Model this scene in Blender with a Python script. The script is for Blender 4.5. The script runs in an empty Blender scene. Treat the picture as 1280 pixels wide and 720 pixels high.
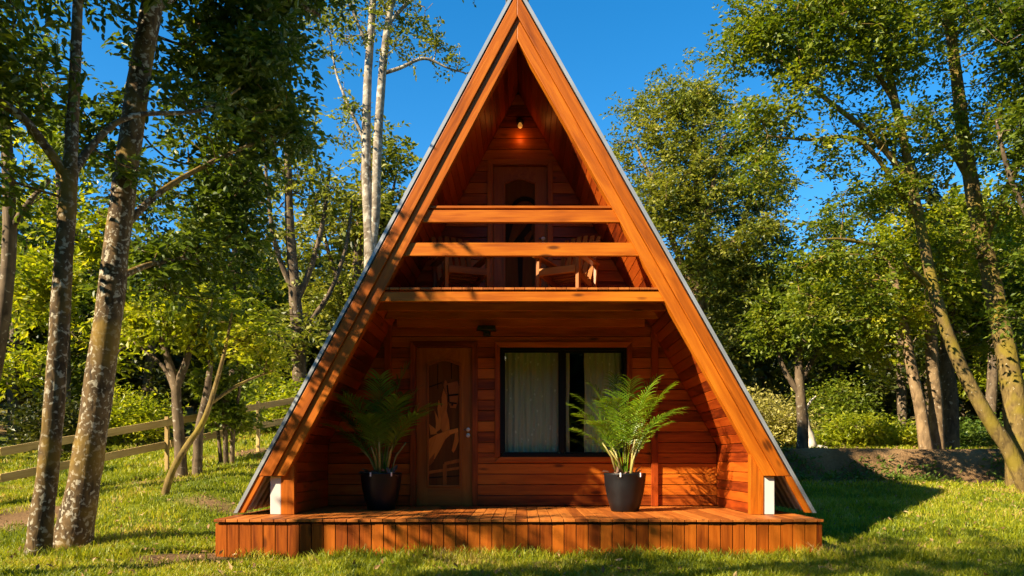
import bpy, math, random
import numpy as np
from mathutils import Vector
random.seed(7)
RNG = np.random.default_rng(11)
R = math.radians
SC = bpy.context.scene
COL = SC.collection

# ------------------------------------------------------------------ camera, sky, sun, exposure
F = 950.0            # focal length in pixels of a 1280 px wide picture
VX, VY = 653.0, 575.0
CZ = 1.02
cam_d = bpy.data.cameras.new('camera')
cam = bpy.data.objects.new('camera', cam_d)
COL.objects.link(cam)
cam.location = (0, 0, CZ)
cam.rotation_euler = (R(90), 0, 0)
cam_d.sensor_width = 36.0
cam_d.lens = F / 1280 * 36.0
cam_d.shift_x = (640 - VX) / 1280
cam_d.shift_y = (VY - 360) / 1280
cam_d.clip_start = 0.05
cam_d.clip_end = 3000
SC.camera = cam

SUN_EL, SUN_AZ = 33.0, 237.0          # azimuth clockwise from +Y
world = bpy.data.worlds.new('World')
SC.world = world
world.use_nodes = True
wn = world.node_tree.nodes
wl = world.node_tree.links
bg = wn['Background']
sky = wn.new('ShaderNodeTexSky')
sky.sky_type = 'NISHITA'
sky.sun_disc = False
sky.sun_elevation = R(SUN_EL)
sky.sun_rotation = R(SUN_AZ)
sky.altitude = 900
sky.air_density = 1.0
sky.dust_density = 0.15
sky.ozone_density = 2.5
hs = wn.new('ShaderNodeHueSaturation')
hs.inputs['Saturation'].default_value = 1.38
hs.inputs['Hue'].default_value = 0.495
wl.new(sky.outputs[0], hs.inputs['Color'])
wl.new(hs.outputs[0], bg.inputs[0])
bg.inputs[1].default_value = 0.083
az, el = R(SUN_AZ), R(SUN_EL)
to_sun = Vector((math.sin(az) * math.cos(el), math.cos(az) * math.cos(el), math.sin(el)))
sd = bpy.data.lights.new('sun', 'SUN')
sd.energy = 5.0
sd.angle = R(0.5)
sd.color = (1.0, 0.86, 0.64)
so = bpy.data.objects.new('sun', sd)
so.rotation_euler = to_sun.to_track_quat('Z', 'Y').to_euler()
so.location = (-30, -20, 40)
COL.objects.link(so)
SC.view_settings.view_transform = 'Standard'
SC.view_settings.look = 'None'
SC.view_settings.gamma = 1
SC.view_settings.exposure = 1.62
SC.view_settings.use_curve_mapping = False


def at(px, py, Y):
    return np.array([(px - VX) / F * Y, Y, CZ - (py - VY) / F * Y])


# ------------------------------------------------------------------ tags and objects
def tag(o, label=None, cat=None, group=None, kind=None):
    if label: o['label'] = label
    if cat: o['category'] = cat
    if group: o['group'] = group
    if kind: o['kind'] = kind
    return o


def empty(name, loc=(0, 0, 0), rz=0.0):
    o = bpy.data.objects.new(name, None)
    o.location = loc
    o.rotation_euler = (0, 0, rz)
    o.empty_display_size = 0.2
    COL.objects.link(o)
    return o


def link(name, me, mat, parent=None, loc=None):
    o = bpy.data.objects.new(name, me)
    if mat is not None:
        for m in (mat if isinstance(mat, (list, tuple)) else [mat]):
            me.materials.append(m)
    if parent is not None:
        o.parent = parent
    if loc is not None:
        o.location = loc
    COL.objects.link(o)
    return o


def fast_mesh(name, verts, faces, smooth=False, attrs=None, midx=None):
    """verts (N,3), faces (M,k) all of one size k"""
    me = bpy.data.meshes.new(name)
    verts = np.asarray(verts, dtype=np.float32)
    faces = np.asarray(faces, dtype=np.int32)
    M, k = faces.shape
    me.vertices.add(len(verts))
    me.vertices.foreach_set('co', verts.ravel())
    me.loops.add(M * k)
    me.loops.foreach_set('vertex_index', faces.ravel())
    me.polygons.add(M)
    me.polygons.foreach_set('loop_start', np.arange(0, M * k, k, dtype=np.int32))
    me.polygons.foreach_set('use_smooth', np.full(M, smooth, dtype=bool))
    if midx is not None:
        me.polygons.foreach_set('material_index', np.asarray(midx, dtype=np.int32))
    if attrs:
        for n, a in attrs.items():
            at_ = me.attributes.new(n, 'FLOAT', 'POINT')
            at_.data.foreach_set('value', np.asarray(a, dtype=np.float32))
    me.update(calc_edges=True)
    return me


class MB:
    """collects boards (convex prisms), tubes and lathes and links them as ONE mesh.
    every vertex carries its grain coordinate (g) and a tone"""
    def __init__(self):
        self.v, self.f, self.g, self.t, self.sm = [], [], [], [], []

    def _add(self, vs, fs, u=None, tone=None, smooth=False):
        b = len(self.v)
        vs = [tuple(float(c) for c in p) for p in vs]
        if u is None:
            u = (0, 0, 1)
        u = Vector(u).normalized()
        a = Vector((0, 0, 1)) if abs(u.z) < 0.9 else Vector((0, 1, 0))
        w = u.cross(a).normalized()
        n = u.cross(w)
        off = Vector((random.uniform(0, 90), random.uniform(0, 90), random.uniform(0, 90)))
        tn = random.random() if tone is None else tone
        for p in vs:
            q = Vector(p)
            self.g.append((q.dot(u) + off.x, q.dot(w) + off.y, q.dot(n) + off.z))
            self.t.append(tn)
        self.v += vs
        for f in fs:
            self.f.append(tuple(i + b for i in f))
            self.sm.append(smooth)

    def prism(self, poly, y0, y1, u=(1, 0, 0), tone=None):
        """poly in (x,z), extruded from y0 (front) to y1"""
        n = len(poly)
        area = sum(poly[i][0] * poly[(i + 1) % n][1] - poly[(i + 1) % n][0] * poly[i][1] for i in range(n))
        if area < 0: poly = poly[::-1]
        vs = [(x, y0, z) for x, z in poly] + [(x, y1, z) for x, z in poly]
        fs = [tuple(range(n)), tuple(range(2 * n - 1, n - 1, -1))]
        for i in range(n):
            j = (i + 1) % n
            fs.append((j, i, i + n, j + n))
        self._add(vs, fs, u, tone)

    def box(self, x0, x1, y0, y1, z0, z1, u=None, tone=None):
        if u is None:
            d = [x1 - x0, y1 - y0, z1 - z0]
            k = d.index(max(d))
            u = tuple(1 if i == k else 0 for i in range(3))
        self.prism([(x0, z0), (x1, z0), (x1, z1), (x0, z1)], y0, y1, u, tone)

    def beam(self, p0, p1, w, h, up=(0, 0, 1), tone=None):
        p0, p1 = Vector(p0), Vector(p1)
        u = (p1 - p0).normalized()
        s = u.cross(Vector(up))
        if s.length < 1e-4: s = u.cross(Vector((0, 1, 0)))
        s.normalize()
        t = s.cross(u).normalized()
        vs = []
        for p in (p0, p1):
            for a, b in ((-1, -1), (1, -1), (1, 1), (-1, 1)):
                vs.append(p + s * (a * w / 2) + t * (b * h / 2))
        fs = [(3, 2, 1, 0), (4, 5, 6, 7), (0, 1, 5, 4), (1, 2, 6, 5), (2, 3, 7, 6), (3, 0, 4, 7)]
        self._add(vs, fs, u, tone)

    def tube(self, pts, rad, n=8, tone=None, cap=True):
        pts = [Vector(p) for p in pts]
        vs, fs = [], []
        for i, p in enumerate(pts):
            d = (pts[min(i + 1, len(pts) - 1)] - pts[max(i - 1, 0)]).normalized()
            a = Vector((0, 0, 1)) if abs(d.z) < 0.9 else Vector((1, 0, 0))
            s = d.cross(a).normalized()
            t = s.cross(d)
            r = rad[i] if hasattr(rad, '__len__') else rad
            for k in range(n):
                th = 2 * math.pi * k / n
                vs.append(p + s * (math.cos(th) * r) + t * (math.sin(th) * r))
        for i in range(len(pts) - 1):
            for k in range(n):
                a, b = i * n + k, i * n + (k + 1) % n
                fs.append((a, b, b + n, a + n))
        if cap:
            fs.append(tuple(range(n - 1, -1, -1)))
            fs.append(tuple(range((len(pts) - 1) * n, len(pts) * n)))
        self._add(vs, fs, pts[-1] - pts[0], tone, True)

    def lathe(self, prof, c=(0, 0, 0), n=32, axis='z', tone=None):
        vs, fs = [], []
        for r, h in prof:
            for k in range(n):
                th = 2 * math.pi * k / n
                if axis == 'z':
                    vs.append((c[0] + r * math.cos(th), c[1] + r * math.sin(th), c[2] + h))
                else:   # along -Y
                    vs.append((c[0] + r * math.cos(th), c[1] - h, c[2] + r * math.sin(th)))
        for i in range(len(prof) - 1):
            for k in range(n):
                a, b = i * n + k, i * n + (k + 1) % n
                fs.append((a, b, b + n, a + n))
        self._add(vs, fs, (0, 0, 1), tone, True)

    def quad(self, a, b, c, d, u=(0, 0, 1), tone=None):
        self._add([a, b, c, d], [(0, 1, 2, 3)], u, tone)

    def build(self, name, mat, parent=None, bevel=0.0, loc=None):
        me = bpy.data.meshes.new(name)
        me.from_pydata(self.v, [], self.f)
        ga = me.attributes.new('g', 'FLOAT_VECTOR', 'POINT')
        ga.data.foreach_set('vector', np.array(self.g, dtype=np.float32).ravel())
        ta = me.attributes.new('tone', 'FLOAT', 'POINT')
        ta.data.foreach_set('value', np.array(self.t, dtype=np.float32))
        me.polygons.foreach_set('use_smooth', np.array(self.sm, dtype=bool))
        me.update()
        o = link(name, me, mat, parent, loc)
        if bevel:
            m = o.modifiers.new('bevel', 'BEVEL')
            m.width = bevel
            m.segments = 2
            m.limit_method = 'ANGLE'
            m.angle_limit = R(40)
        return o


# ------------------------------------------------------------------ materials
def new_mat(name):
    m = bpy.data.materials.new(name)
    m.use_nodes = True
    nt = m.node_tree
    return m, nt.nodes, nt.links, nt.nodes['Principled BSDF']


def ramp(nodes, stops, interp='LINEAR'):
    r = nodes.new('ShaderNodeValToRGB')
    cr = r.color_ramp
    cr.interpolation = interp
    cr.elements[0].position, cr.elements[0].color = stops[0][0], (*stops[0][1], 1)
    cr.elements[1].position, cr.elements[1].color = stops[-1][0], (*stops[-1][1], 1)
    for p, c in stops[1:-1]:
        e = cr.elements.new(p)
        e.color = (*c, 1)
    return r


def math_node(nodes, links, op, a, b=None, clamp=False):
    n = nodes.new('ShaderNodeMath')
    n.operation = op
    n.use_clamp = clamp
    for i, x in enumerate((a, b)):
        if x is None: continue
        if isinstance(x, (int, float)): n.inputs[i].default_value = x
        else: links.new(x, n.inputs[i])
    return n.outputs[0]


def mixc(nodes, links, fac, a, b, blend='MIX'):
    n = nodes.new('ShaderNodeMix')
    n.data_type = 'RGBA'
    n.blend_type = blend
    for idx, x in ((0, fac), (6, a), (7, b)):
        if isinstance(x, (int, float)): n.inputs[idx].default_value = x
        elif isinstance(x, tuple): n.inputs[idx].default_value = (*x, 1)
        else: links.new(x, n.inputs[idx])
    return n.outputs[2]


def wood(name, dark, mid, light, rough=0.42, knots=1.0, tone_amt=0.5, coat=0.25, bump=0.25):
    m, n, l, b = new_mat(name)
    ag = n.new('ShaderNodeAttribute'); ag.attribute_name = 'g'
    at_ = n.new('ShaderNodeAttribute'); at_.attribute_name = 'tone'
    mp = n.new('ShaderNodeMapping'); mp.inputs['Scale'].default_value = (1.3, 22, 22)
    l.new(ag.outputs['Vector'], mp.inputs[0])
    # knots: distort the grain round cells
    mk = n.new('ShaderNodeMapping'); mk.inputs['Scale'].default_value = (2.2, 7, 7)
    l.new(ag.outputs['Vector'], mk.inputs[0])
    vk = n.new('ShaderNodeTexVoronoi'); vk.inputs['Scale'].default_value = 1.0
    l.new(mk.outputs[0], vk.inputs['Vector'])
    gr = n.new('ShaderNodeTexNoise'); gr.inputs['Scale'].default_value = 1.0
    gr.inputs['Detail'].default_value = 6; gr.inputs['Roughness'].default_value = 0.65
    gr.inputs['Distortion'].default_value = 0.9
    l.new(mp.outputs[0], gr.inputs['Vector'])
    # broad cathedral figure
    mw = n.new('ShaderNodeMapping'); mw.inputs['Scale'].default_value = (0.9, 6, 6)
    l.new(ag.outputs['Vector'], mw.inputs[0])
    big = n.new('ShaderNodeTexNoise'); big.inputs['Scale'].default_value = 1.0
    big.inputs['Detail'].default_value = 3; big.inputs['Distortion'].default_value = 1.5
    l.new(mw.outputs[0], big.inputs['Vector'])
    a = math_node(n, l, 'MULTIPLY', gr.outputs['Fac'], 0.55)
    c = math_node(n, l, 'MULTIPLY', big.outputs['Fac'], 0.45)
    s = math_node(n, l, 'ADD', a, c)
    tn = math_node(n, l, 'SUBTRACT', at_.outputs['Fac'], 0.5)
    tn = math_node(n, l, 'MULTIPLY', tn, tone_amt)
    s = math_node(n, l, 'ADD', s, tn)
    rp = ramp(n, [(0.28, dark), (0.5, mid), (0.72, light)])
    l.new(s, rp.inputs[0])
    kr = n.new('ShaderNodeMapRange')
    kr.inputs['From Min'].default_value = 0.10; kr.inputs['From Max'].default_value = 0.21
    kr.inputs['To Min'].default_value = 0.75 * knots; kr.inputs['To Max'].default_value = 0.0
    l.new(vk.outputs['Distance'], kr.inputs['Value'])
    # only some cells hold a knot
    sel = math_node(n, l, 'GREATER_THAN', vk.outputs['Color'], 0.52)
    kf = math_node(n, l, 'MULTIPLY', kr.outputs[0], sel)
    col = mixc(n, l, kf, rp.outputs[0], tuple(x * 0.22 for x in dark))
    l.new(col, b.inputs['Base Color'])
    rr = n.new('ShaderNodeMapRange')
    rr.inputs['To Min'].default_value = rough - 0.08; rr.inputs['To Max'].default_value = rough + 0.16
    l.new(gr.outputs['Fac'], rr.inputs['Value'])
    l.new(rr.outputs[0], b.inputs['Roughness'])
    b.inputs['Coat Weight'].default_value = coat
    b.inputs['Coat Roughness'].default_value = 0.35
    b.inputs['Specular IOR Level'].default_value = 0.18
    bp = n.new('ShaderNodeBump'); bp.inputs['Strength'].default_value = bump
    bp.inputs['Distance'].default_value = 0.006
    l.new(gr.outputs['Fac'], bp.inputs['Height'])
    l.new(bp.outputs[0], b.inputs['Normal'])
    return m


def plain(name, col, rough=0.5, metal=0.0, noise=0.0, nscale=8.0, bump=0.0, spec=0.5):
    m, n, l, b = new_mat(name)
    b.inputs['Roughness'].default_value = rough
    b.inputs['Metallic'].default_value = metal
    b.inputs['Specular IOR Level'].default_value = spec
    tc = n.new('ShaderNodeTexCoord')
    ns = n.new('ShaderNodeTexNoise'); ns.inputs['Scale'].default_value = nscale
    ns.inputs['Detail'].default_value = 5
    l.new(tc.outputs['Object'], ns.inputs['Vector'])
    lo = tuple(max(0, c * (1 - noise)) for c in col)
    hi = tuple(min(1, c * (1 + noise)) for c in col)
    rp = ramp(n, [(0.3, lo), (0.7, hi)])
    l.new(ns.outputs['Fac'], rp.inputs[0])
    l.new(rp.outputs[0], b.inputs['Base Color'])
    rr = n.new('ShaderNodeMapRange')
    rr.inputs['To Min'].default_value = max(0.02, rough - 0.1); rr.inputs['To Max'].default_value = min(1, rough + 0.1)
    l.new(ns.outputs['Fac'], rr.inputs['Value'])
    l.new(rr.outputs[0], b.inputs['Roughness'])
    if bump:
        bp = n.new('ShaderNodeBump'); bp.inputs['Strength'].default_value = bump
        bp.inputs['Distance'].default_value = 0.01
        l.new(ns.outputs['Fac'], bp.inputs['Height'])
        l.new(bp.outputs[0], b.inputs['Normal'])
    return m


def leaf_mat(name, stops, trans=0.35, rough=0.45, tcol=None, spec=0.35, patch=1.1):
    m, n, l, b = new_mat(name)
    gm = n.new('ShaderNodeNewGeometry')
    rp = ramp(n, stops)
    tco = n.new('ShaderNodeTexCoord')
    pn = n.new('ShaderNodeTexNoise'); pn.inputs['Scale'].default_value = patch; pn.inputs['Detail'].default_value = 2
    l.new(tco.outputs['Object'], pn.inputs['Vector'])
    sh = math_node(n, l, 'MULTIPLY', math_node(n, l, 'SUBTRACT', pn.outputs['Fac'], .5), 1.7)
    fv = math_node(n, l, 'ADD', math_node(n, l, 'ADD', math_node(n, l, 'MULTIPLY', gm.outputs['Random Per Island'], .75), .12), sh, True)
    l.new(fv, rp.inputs[0])
    l.new(rp.outputs[0], b.inputs['Base Color'])
    b.inputs['Roughness'].default_value = rough
    b.inputs['Specular IOR Level'].default_value = spec
    tr = n.new('ShaderNodeBsdfTranslucent')
    tc = mixc(n, l, 1.0, rp.outputs[0], tcol or (1.5, 1.45, 0.6), 'MULTIPLY')
    l.new(tc, tr.inputs['Color'])
    mx = n.new('ShaderNodeMixShader')
    mx.inputs[0].default_value = trans
    l.new(b.outputs[0], mx.inputs[1])
    l.new(tr.outputs[0], mx.inputs[2])
    l.new(mx.outputs[0], n['Material Output'].inputs['Surface'])
    return m


def bark(name, base, dark, patch, amount=0.5, scale=7.0, moss=None, stretch=(1, 1, 0.45)):
    m, n, l, b = new_mat(name)
    tc = n.new('ShaderNodeTexCoord')
    mp = n.new('ShaderNodeMapping'); mp.inputs['Scale'].default_value = stretch
    l.new(tc.outputs['Object'], mp.inputs[0])
    n1 = n.new('ShaderNodeTexNoise'); n1.inputs['Scale'].default_value = scale
    n1.inputs['Detail'].default_value = 5; n1.inputs['Distortion'].default_value = 0.6
    l.new(mp.outputs[0], n1.inputs['Vector'])
    r1 = ramp(n, [(0.3, dark), (0.65, base)])
    l.new(n1.outputs['Fac'], r1.inputs[0])
    n2 = n.new('ShaderNodeTexNoise'); n2.inputs['Scale'].default_value = scale * 1.6
    n2.inputs['Detail'].default_value = 5; n2.inputs['Distortion'].default_value = 0.5
    l.new(tc.outputs['Object'], n2.inputs['Vector'])
    t = 0.74 - amount * 0.4
    mr = n.new('ShaderNodeMapRange'); mr.inputs['From Min'].default_value = t
    mr.inputs['From Max'].default_value = t + 0.07
    l.new(n2.outputs['Fac'], mr.inputs['Value'])
    col = mixc(n, l, mr.outputs[0], r1.outputs[0], patch)
    if moss:
        n3 = n.new('ShaderNodeTexNoise'); n3.inputs['Scale'].default_value = 2.2
        l.new(tc.outputs['Object'], n3.inputs['Vector'])
        m3 = n.new('ShaderNodeMapRange'); m3.inputs['From Min'].default_value = 0.5
        m3.inputs['From Max'].default_value = 0.62; m3.inputs['To Max'].default_value = 0.8
        l.new(n3.outputs['Fac'], m3.inputs['Value'])
        col = mixc(n, l, m3.outputs[0], col, moss)
    l.new(col, b.inputs['Base Color'])
    b.inputs['Roughness'].default_value = 0.85
    b.inputs['Specular IOR Level'].default_value = 0.15
    bp = n.new('ShaderNodeBump'); bp.inputs['Strength'].default_value = 0.7
    bp.inputs['Distance'].default_value = 0.02
    l.new(n1.outputs['Fac'], bp.inputs['Height'])
    l.new(bp.outputs[0], b.inputs['Normal'])
    return m


M = {}
M['fascia'] = wood('wood_fascia', (0.13, 0.026, 0.0015), (0.34, 0.080, 0.003), (0.50, 0.145, 0.006), tone_amt=0.25, coat=0.05, bump=.5)
M['rail'] = wood('wood_rail', (0.15, 0.030, 0.0015), (0.35, 0.080, 0.003), (0.50, 0.145, 0.006), tone_amt=0.25, coat=0.05, bump=.5)
M['wall'] = wood('wood_wall', (0.11, 0.017, 0.0018), (0.33, 0.064, 0.004), (0.50, 0.125, 0.008), tone_amt=0.34, knots=1.0, coat=.12)
M['lining'] = wood('wood_lining', (0.11, 0.014, 0.0018), (0.31, 0.046, 0.0035), (0.45, 0.085, 0.006), tone_amt=0.32, knots=0.9, coat=.12)
M['deck'] = wood('wood_deck', (0.19, 0.046, 0.006), (0.33, 0.088, 0.011), (0.46, 0.145, 0.022), tone_amt=0.35, rough=0.5, knots=0.6, coat=0.06)
M['skirt'] = wood('wood_skirt', (0.12, 0.022, 0.0015), (0.29, 0.064, 0.0035), (0.42, 0.11, 0.007), tone_amt=0.3, knots=0.9, coat=.05)
M['door'] = wood('wood_door', (0.20, 0.050, 0.005), (0.33, 0.090, 0.009), (0.44, 0.135, 0.014), tone_amt=0.2, knots=0.1, coat=.03)
M['carve_dark'] = wood('wood_carving_dark', (0.075, 0.022, 0.004), (0.125, 0.040, 0.006), (0.17, 0.058, 0.009), rough=.8, tone_amt=0.4, knots=0.0, coat=0)
M['carve_black'] = wood('wood_carving_black', (0.008, 0.005, 0.003), (0.015, 0.009, 0.005), (0.024, 0.014, 0.007), rough=.85, tone_amt=0.3, knots=0.0, coat=0)
M['carve'] = wood('wood_carving', (0.42, 0.115, 0.010), (0.56, 0.17, 0.017), (0.66, 0.22, 0.028), tone_amt=0.4, knots=0.0, coat=.03)
M['chair'] = wood('wood_chair', (0.14, 0.040, 0.005), (0.27, 0.085, 0.010), (0.40, 0.15, 0.02), tone_amt=0.3, knots=0.2, coat=.06)
M['fence'] = wood('wood_fence', (0.28, 0.18, 0.065), (0.44, 0.30, 0.11), (0.58, 0.42, 0.17), tone_amt=0.3, rough=0.75, coat=0.0)
M['metal'] = plain('galvanised_metal', (0.34, 0.35, 0.35), 0.45, 0.5, 0.12, 3.0)
M['roof_sheet'] = plain('zinc_roof_sheet', (0.75, 0.75, 0.73), 0.5, 0.1, 0.15, 3.0)
M['white'] = plain('white_paint', (0.52, 0.50, 0.44), 0.55, 0, 0.06, 5.0)
M['black_frame'] = plain('black_aluminium', (0.004, 0.004, 0.004), 0.5, 0.0, 0.1, 20, 0, .2)
M['black_lamp'] = plain('black_lamp_metal', (0.010, 0.010, 0.011), 0.45, 0.0, 0.1, 20)
M['steel'] = plain('polished_steel', (0.85, 0.83, 0.76), 0.4, 0.25, 0.03, 30)
M['pot'] = plain('black_pot', (0.006, 0.0062, 0.007), 0.42, 0.0, 0.25, 6, 0.1, 0.35)
M['soil'] = plain('pot_soil', (0.10, 0.055, 0.035), 0.95, 0, 0.6, 30, 0.8, 0.1)
M['husk'] = plain('dry_husk', (0.22, 0.13, 0.085), 0.8, 0, 0.4, 12, 0.3, 0.1)
M['dark_room'] = plain('dark_room', (0.05, 0.035, 0.025), 0.8)
M['foundation'] = plain('foundation', (0.12, 0.10, 0.08), 0.9, 0, 0.4, 5)
M['deadwood'] = plain('pale_deadwood', (0.55, 0.47, 0.38), 0.8, 0, 0.3, 7, 0.4, 0.1)
M['stem'] = plain('palm_stem', (0.30, 0.26, 0.07), 0.5, 0, 0.35, 14)


def emissive(name, col, s):
    m, n, l, b = new_mat(name)
    b.inputs['Base Color'].default_value = (0.9, 0.8, 0.5, 1)
    b.inputs['Emission Color'].default_value = (*col, 1)
    b.inputs['Emission Strength'].default_value = s
    return m


M['bulb'] = emissive('lit_bulb', (1.0, 0.36, 0.06), 0.13)

# glass: see-through with a mirror reflection growing at grazing angles
m, n, l, b = new_mat('window_glass')
tr = n.new('ShaderNodeBsdfTransparent'); tr.inputs[0].default_value = (0.97, 0.97, 0.92, 1)
gl = n.new('ShaderNodeBsdfGlossy'); gl.inputs['Roughness'].default_value = 0.01
lw = n.new('ShaderNodeLayerWeight'); lw.inputs[0].default_value = 0.35
mr = n.new('ShaderNodeMapRange'); mr.inputs['To Min'].default_value = 0.09; mr.inputs['To Max'].default_value = 0.8
l.new(lw.outputs['Fresnel'], mr.inputs['Value'])
mx = n.new('ShaderNodeMixShader')
l.new(mr.outputs[0], mx.inputs[0]); l.new(tr.outputs[0], mx.inputs[1]); l.new(gl.outputs[0], mx.inputs[2])
l.new(mx.outputs[0], n['Material Output'].inputs['Surface'])
M['glass'] = m

# curtain fabric with small woven sprigs
m, n, l, b = new_mat('curtain_fabric')
tc = n.new('ShaderNodeTexCoord')
vo = n.new('ShaderNodeTexVoronoi'); vo.inputs['Scale'].default_value = 9.0
mpc = n.new('ShaderNodeMapping'); mpc.inputs['Scale'].default_value = (1.6, 0.2, 1.0)
l.new(tc.outputs['Object'], mpc.inputs[0]); l.new(mpc.outputs[0], vo.inputs['Vector'])
nz = n.new('ShaderNodeTexNoise'); nz.inputs['Scale'].default_value = 60
l.new(tc.outputs['Object'], nz.inputs['Vector'])
sp = math_node(n, l, 'ADD', vo.outputs['Distance'], math_node(n, l, 'MULTIPLY', nz.outputs['Fac'], 0.35))
mrc = n.new('ShaderNodeMapRange'); mrc.inputs['From Min'].default_value = 0.31; mrc.inputs['From Max'].default_value = 0.36
mrc.inputs['To Min'].default_value = 1.0; mrc.inputs['To Max'].default_value = 0.0
l.new(sp, mrc.inputs['Value'])
cc = mixc(n, l, mrc.outputs[0], (0.66, 0.63, 0.45), (0.95, 0.93, 0.78))
l.new(cc, b.inputs['Base Color'])
b.inputs['Roughness'].default_value = 0.9
M['curtain'] = m

# leaves
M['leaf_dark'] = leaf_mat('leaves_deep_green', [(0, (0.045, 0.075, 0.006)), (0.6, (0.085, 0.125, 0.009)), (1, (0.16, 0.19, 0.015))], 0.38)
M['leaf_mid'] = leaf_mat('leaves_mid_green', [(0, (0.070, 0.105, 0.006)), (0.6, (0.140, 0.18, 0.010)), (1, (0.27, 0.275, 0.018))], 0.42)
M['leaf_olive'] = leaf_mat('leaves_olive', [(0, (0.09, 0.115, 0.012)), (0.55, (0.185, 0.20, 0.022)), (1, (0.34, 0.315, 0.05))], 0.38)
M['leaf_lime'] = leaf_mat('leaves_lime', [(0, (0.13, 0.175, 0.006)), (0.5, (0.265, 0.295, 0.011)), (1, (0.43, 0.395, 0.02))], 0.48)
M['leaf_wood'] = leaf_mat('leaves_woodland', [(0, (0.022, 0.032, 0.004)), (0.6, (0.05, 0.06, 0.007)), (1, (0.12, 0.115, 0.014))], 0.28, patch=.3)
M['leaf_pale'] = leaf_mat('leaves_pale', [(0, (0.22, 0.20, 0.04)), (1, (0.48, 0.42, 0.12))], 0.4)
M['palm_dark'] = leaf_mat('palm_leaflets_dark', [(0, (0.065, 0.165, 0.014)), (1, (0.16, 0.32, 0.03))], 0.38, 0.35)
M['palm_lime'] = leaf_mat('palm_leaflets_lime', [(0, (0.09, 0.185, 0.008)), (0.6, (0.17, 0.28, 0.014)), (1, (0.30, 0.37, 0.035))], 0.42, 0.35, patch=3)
M['grass'] = leaf_mat('grass_blades', [(0, (0.085, 0.12, 0.004)), (0.4, (0.20, 0.235, 0.006)), (0.8, (0.36, 0.345, 0.010)), (0.93, (0.44, 0.34, 0.05)), (1, (0.46, 0.31, 0.11))], 0.38, 0.5, patch=.9)
M['litter'] = leaf_mat('fallen_leaf', [(0, (0.14, 0.07, 0.025)), (0.6, (0.28, 0.16, 0.06)), (1, (0.42, 0.30, 0.13))], 0.1, 0.7)
M['weed'] = leaf_mat('weed_leaves', [(0, (0.05, 0.10, 0.010)), (1, (0.15, 0.20, 0.02))], 0.3)
# bark
M['bark_lichen'] = bark('bark_lichen', (0.13, 0.08, 0.032), (0.03, 0.02, 0.011), (0.32, 0.28, 0.20), 0.5, 12, (0.18, 0.11, 0.018))
M['bark_pale'] = bark('bark_pale', (0.30, 0.25, 0.18), (0.10, 0.072, 0.045), (0.42, 0.37, 0.28), 0.5, 5, None, (1, 1, 1.2))
M['bark_brown'] = bark('bark_brown', (0.15, 0.105, 0.06), (0.045, 0.03, 0.018), (0.30, 0.26, 0.19), 0.3, 8)
M['bark_mossy'] = bark('bark_mossy', (0.20, 0.135, 0.04), (0.075, 0.048, 0.018), (0.42, 0.35, 0.22), 0.2, 14, (0.19, 0.14, 0.015))
M['bark_tan'] = bark('bark_tan', (0.26, 0.17, 0.085), (0.09, 0.058, 0.03), (0.40, 0.31, 0.20), 0.3, 9)


# ------------------------------------------------------------------ terrain
def vnoise(x, y, s, seed=0):
    x = np.asarray(x, float) / s; y = np.asarray(y, float) / s
    xi, yi = np.floor(x), np.floor(y)
    xf, yf = x - xi, y - yi

    def h(a, b):
        t = np.sin(a * 127.1 + b * 311.7 + seed * 74.7) * 43758.5453
        return t - np.floor(t)
    u, v = xf * xf * (3 - 2 * xf), yf * yf * (3 - 2 * yf)
    return (h(xi, yi) * (1 - u) + h(xi + 1, yi) * u) * (1 - v) + (h(xi, yi + 1) * (1 - u) + h(xi + 1, yi + 1) * u) * v


def sstep(a, b, x):
    t = np.clip((np.asarray(x, float) - a) / (b - a), 0, 1)
    return t * t * (3 - 2 * t)


def soft(x, k=0.8):                        # smooth max(0,x)
    return 0.5 * (x + np.sqrt(x * x + k * k)) - 0.5 * k * np.exp(-np.abs(x) / k)


BANK_Y = 15.2


def terrain(x, y):
    x = np.asarray(x, float); y = np.asarray(y, float)
    L = sstep(-3.0, -5.0, x)
    Rr = sstep(2.9, 4.6, x)
    yl = np.clip(y, -50, 24)
    left = 0.19 * soft(yl - 8.6) * np.clip(1 + 0.085 * (x + 4.5), 0.5, 1.1)
    yb = BANK_Y + 0.25 * (vnoise(x, x * 0, 2.3, 4) - 0.5)
    lawn = 0.085 * soft(np.clip(y, -50, BANK_Y) - 8.3)
    bank = 0.66 * sstep(0, 0.75, y - yb + 0.1 * (vnoise(x, y, 0.35, 9) - .5))
    right = lawn + bank
    mid = 1.25 * sstep(15.8, 21, y)
    z = left * L + right * Rr + mid * (1 - L) * (1 - Rr)
    z = z + 15 * sstep(34, 120, y) + 8 * sstep(26, 90, np.abs(x)) * sstep(0, 30, y + 20)
    z = z + 0.05 * (vnoise(x, y, 1.1, 1) - 0.5) * sstep(5.2, 6.2, np.hypot(x, y)) + 0.02 * (vnoise(x, y, 0.3, 2) - 0.5)
    return z


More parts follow.
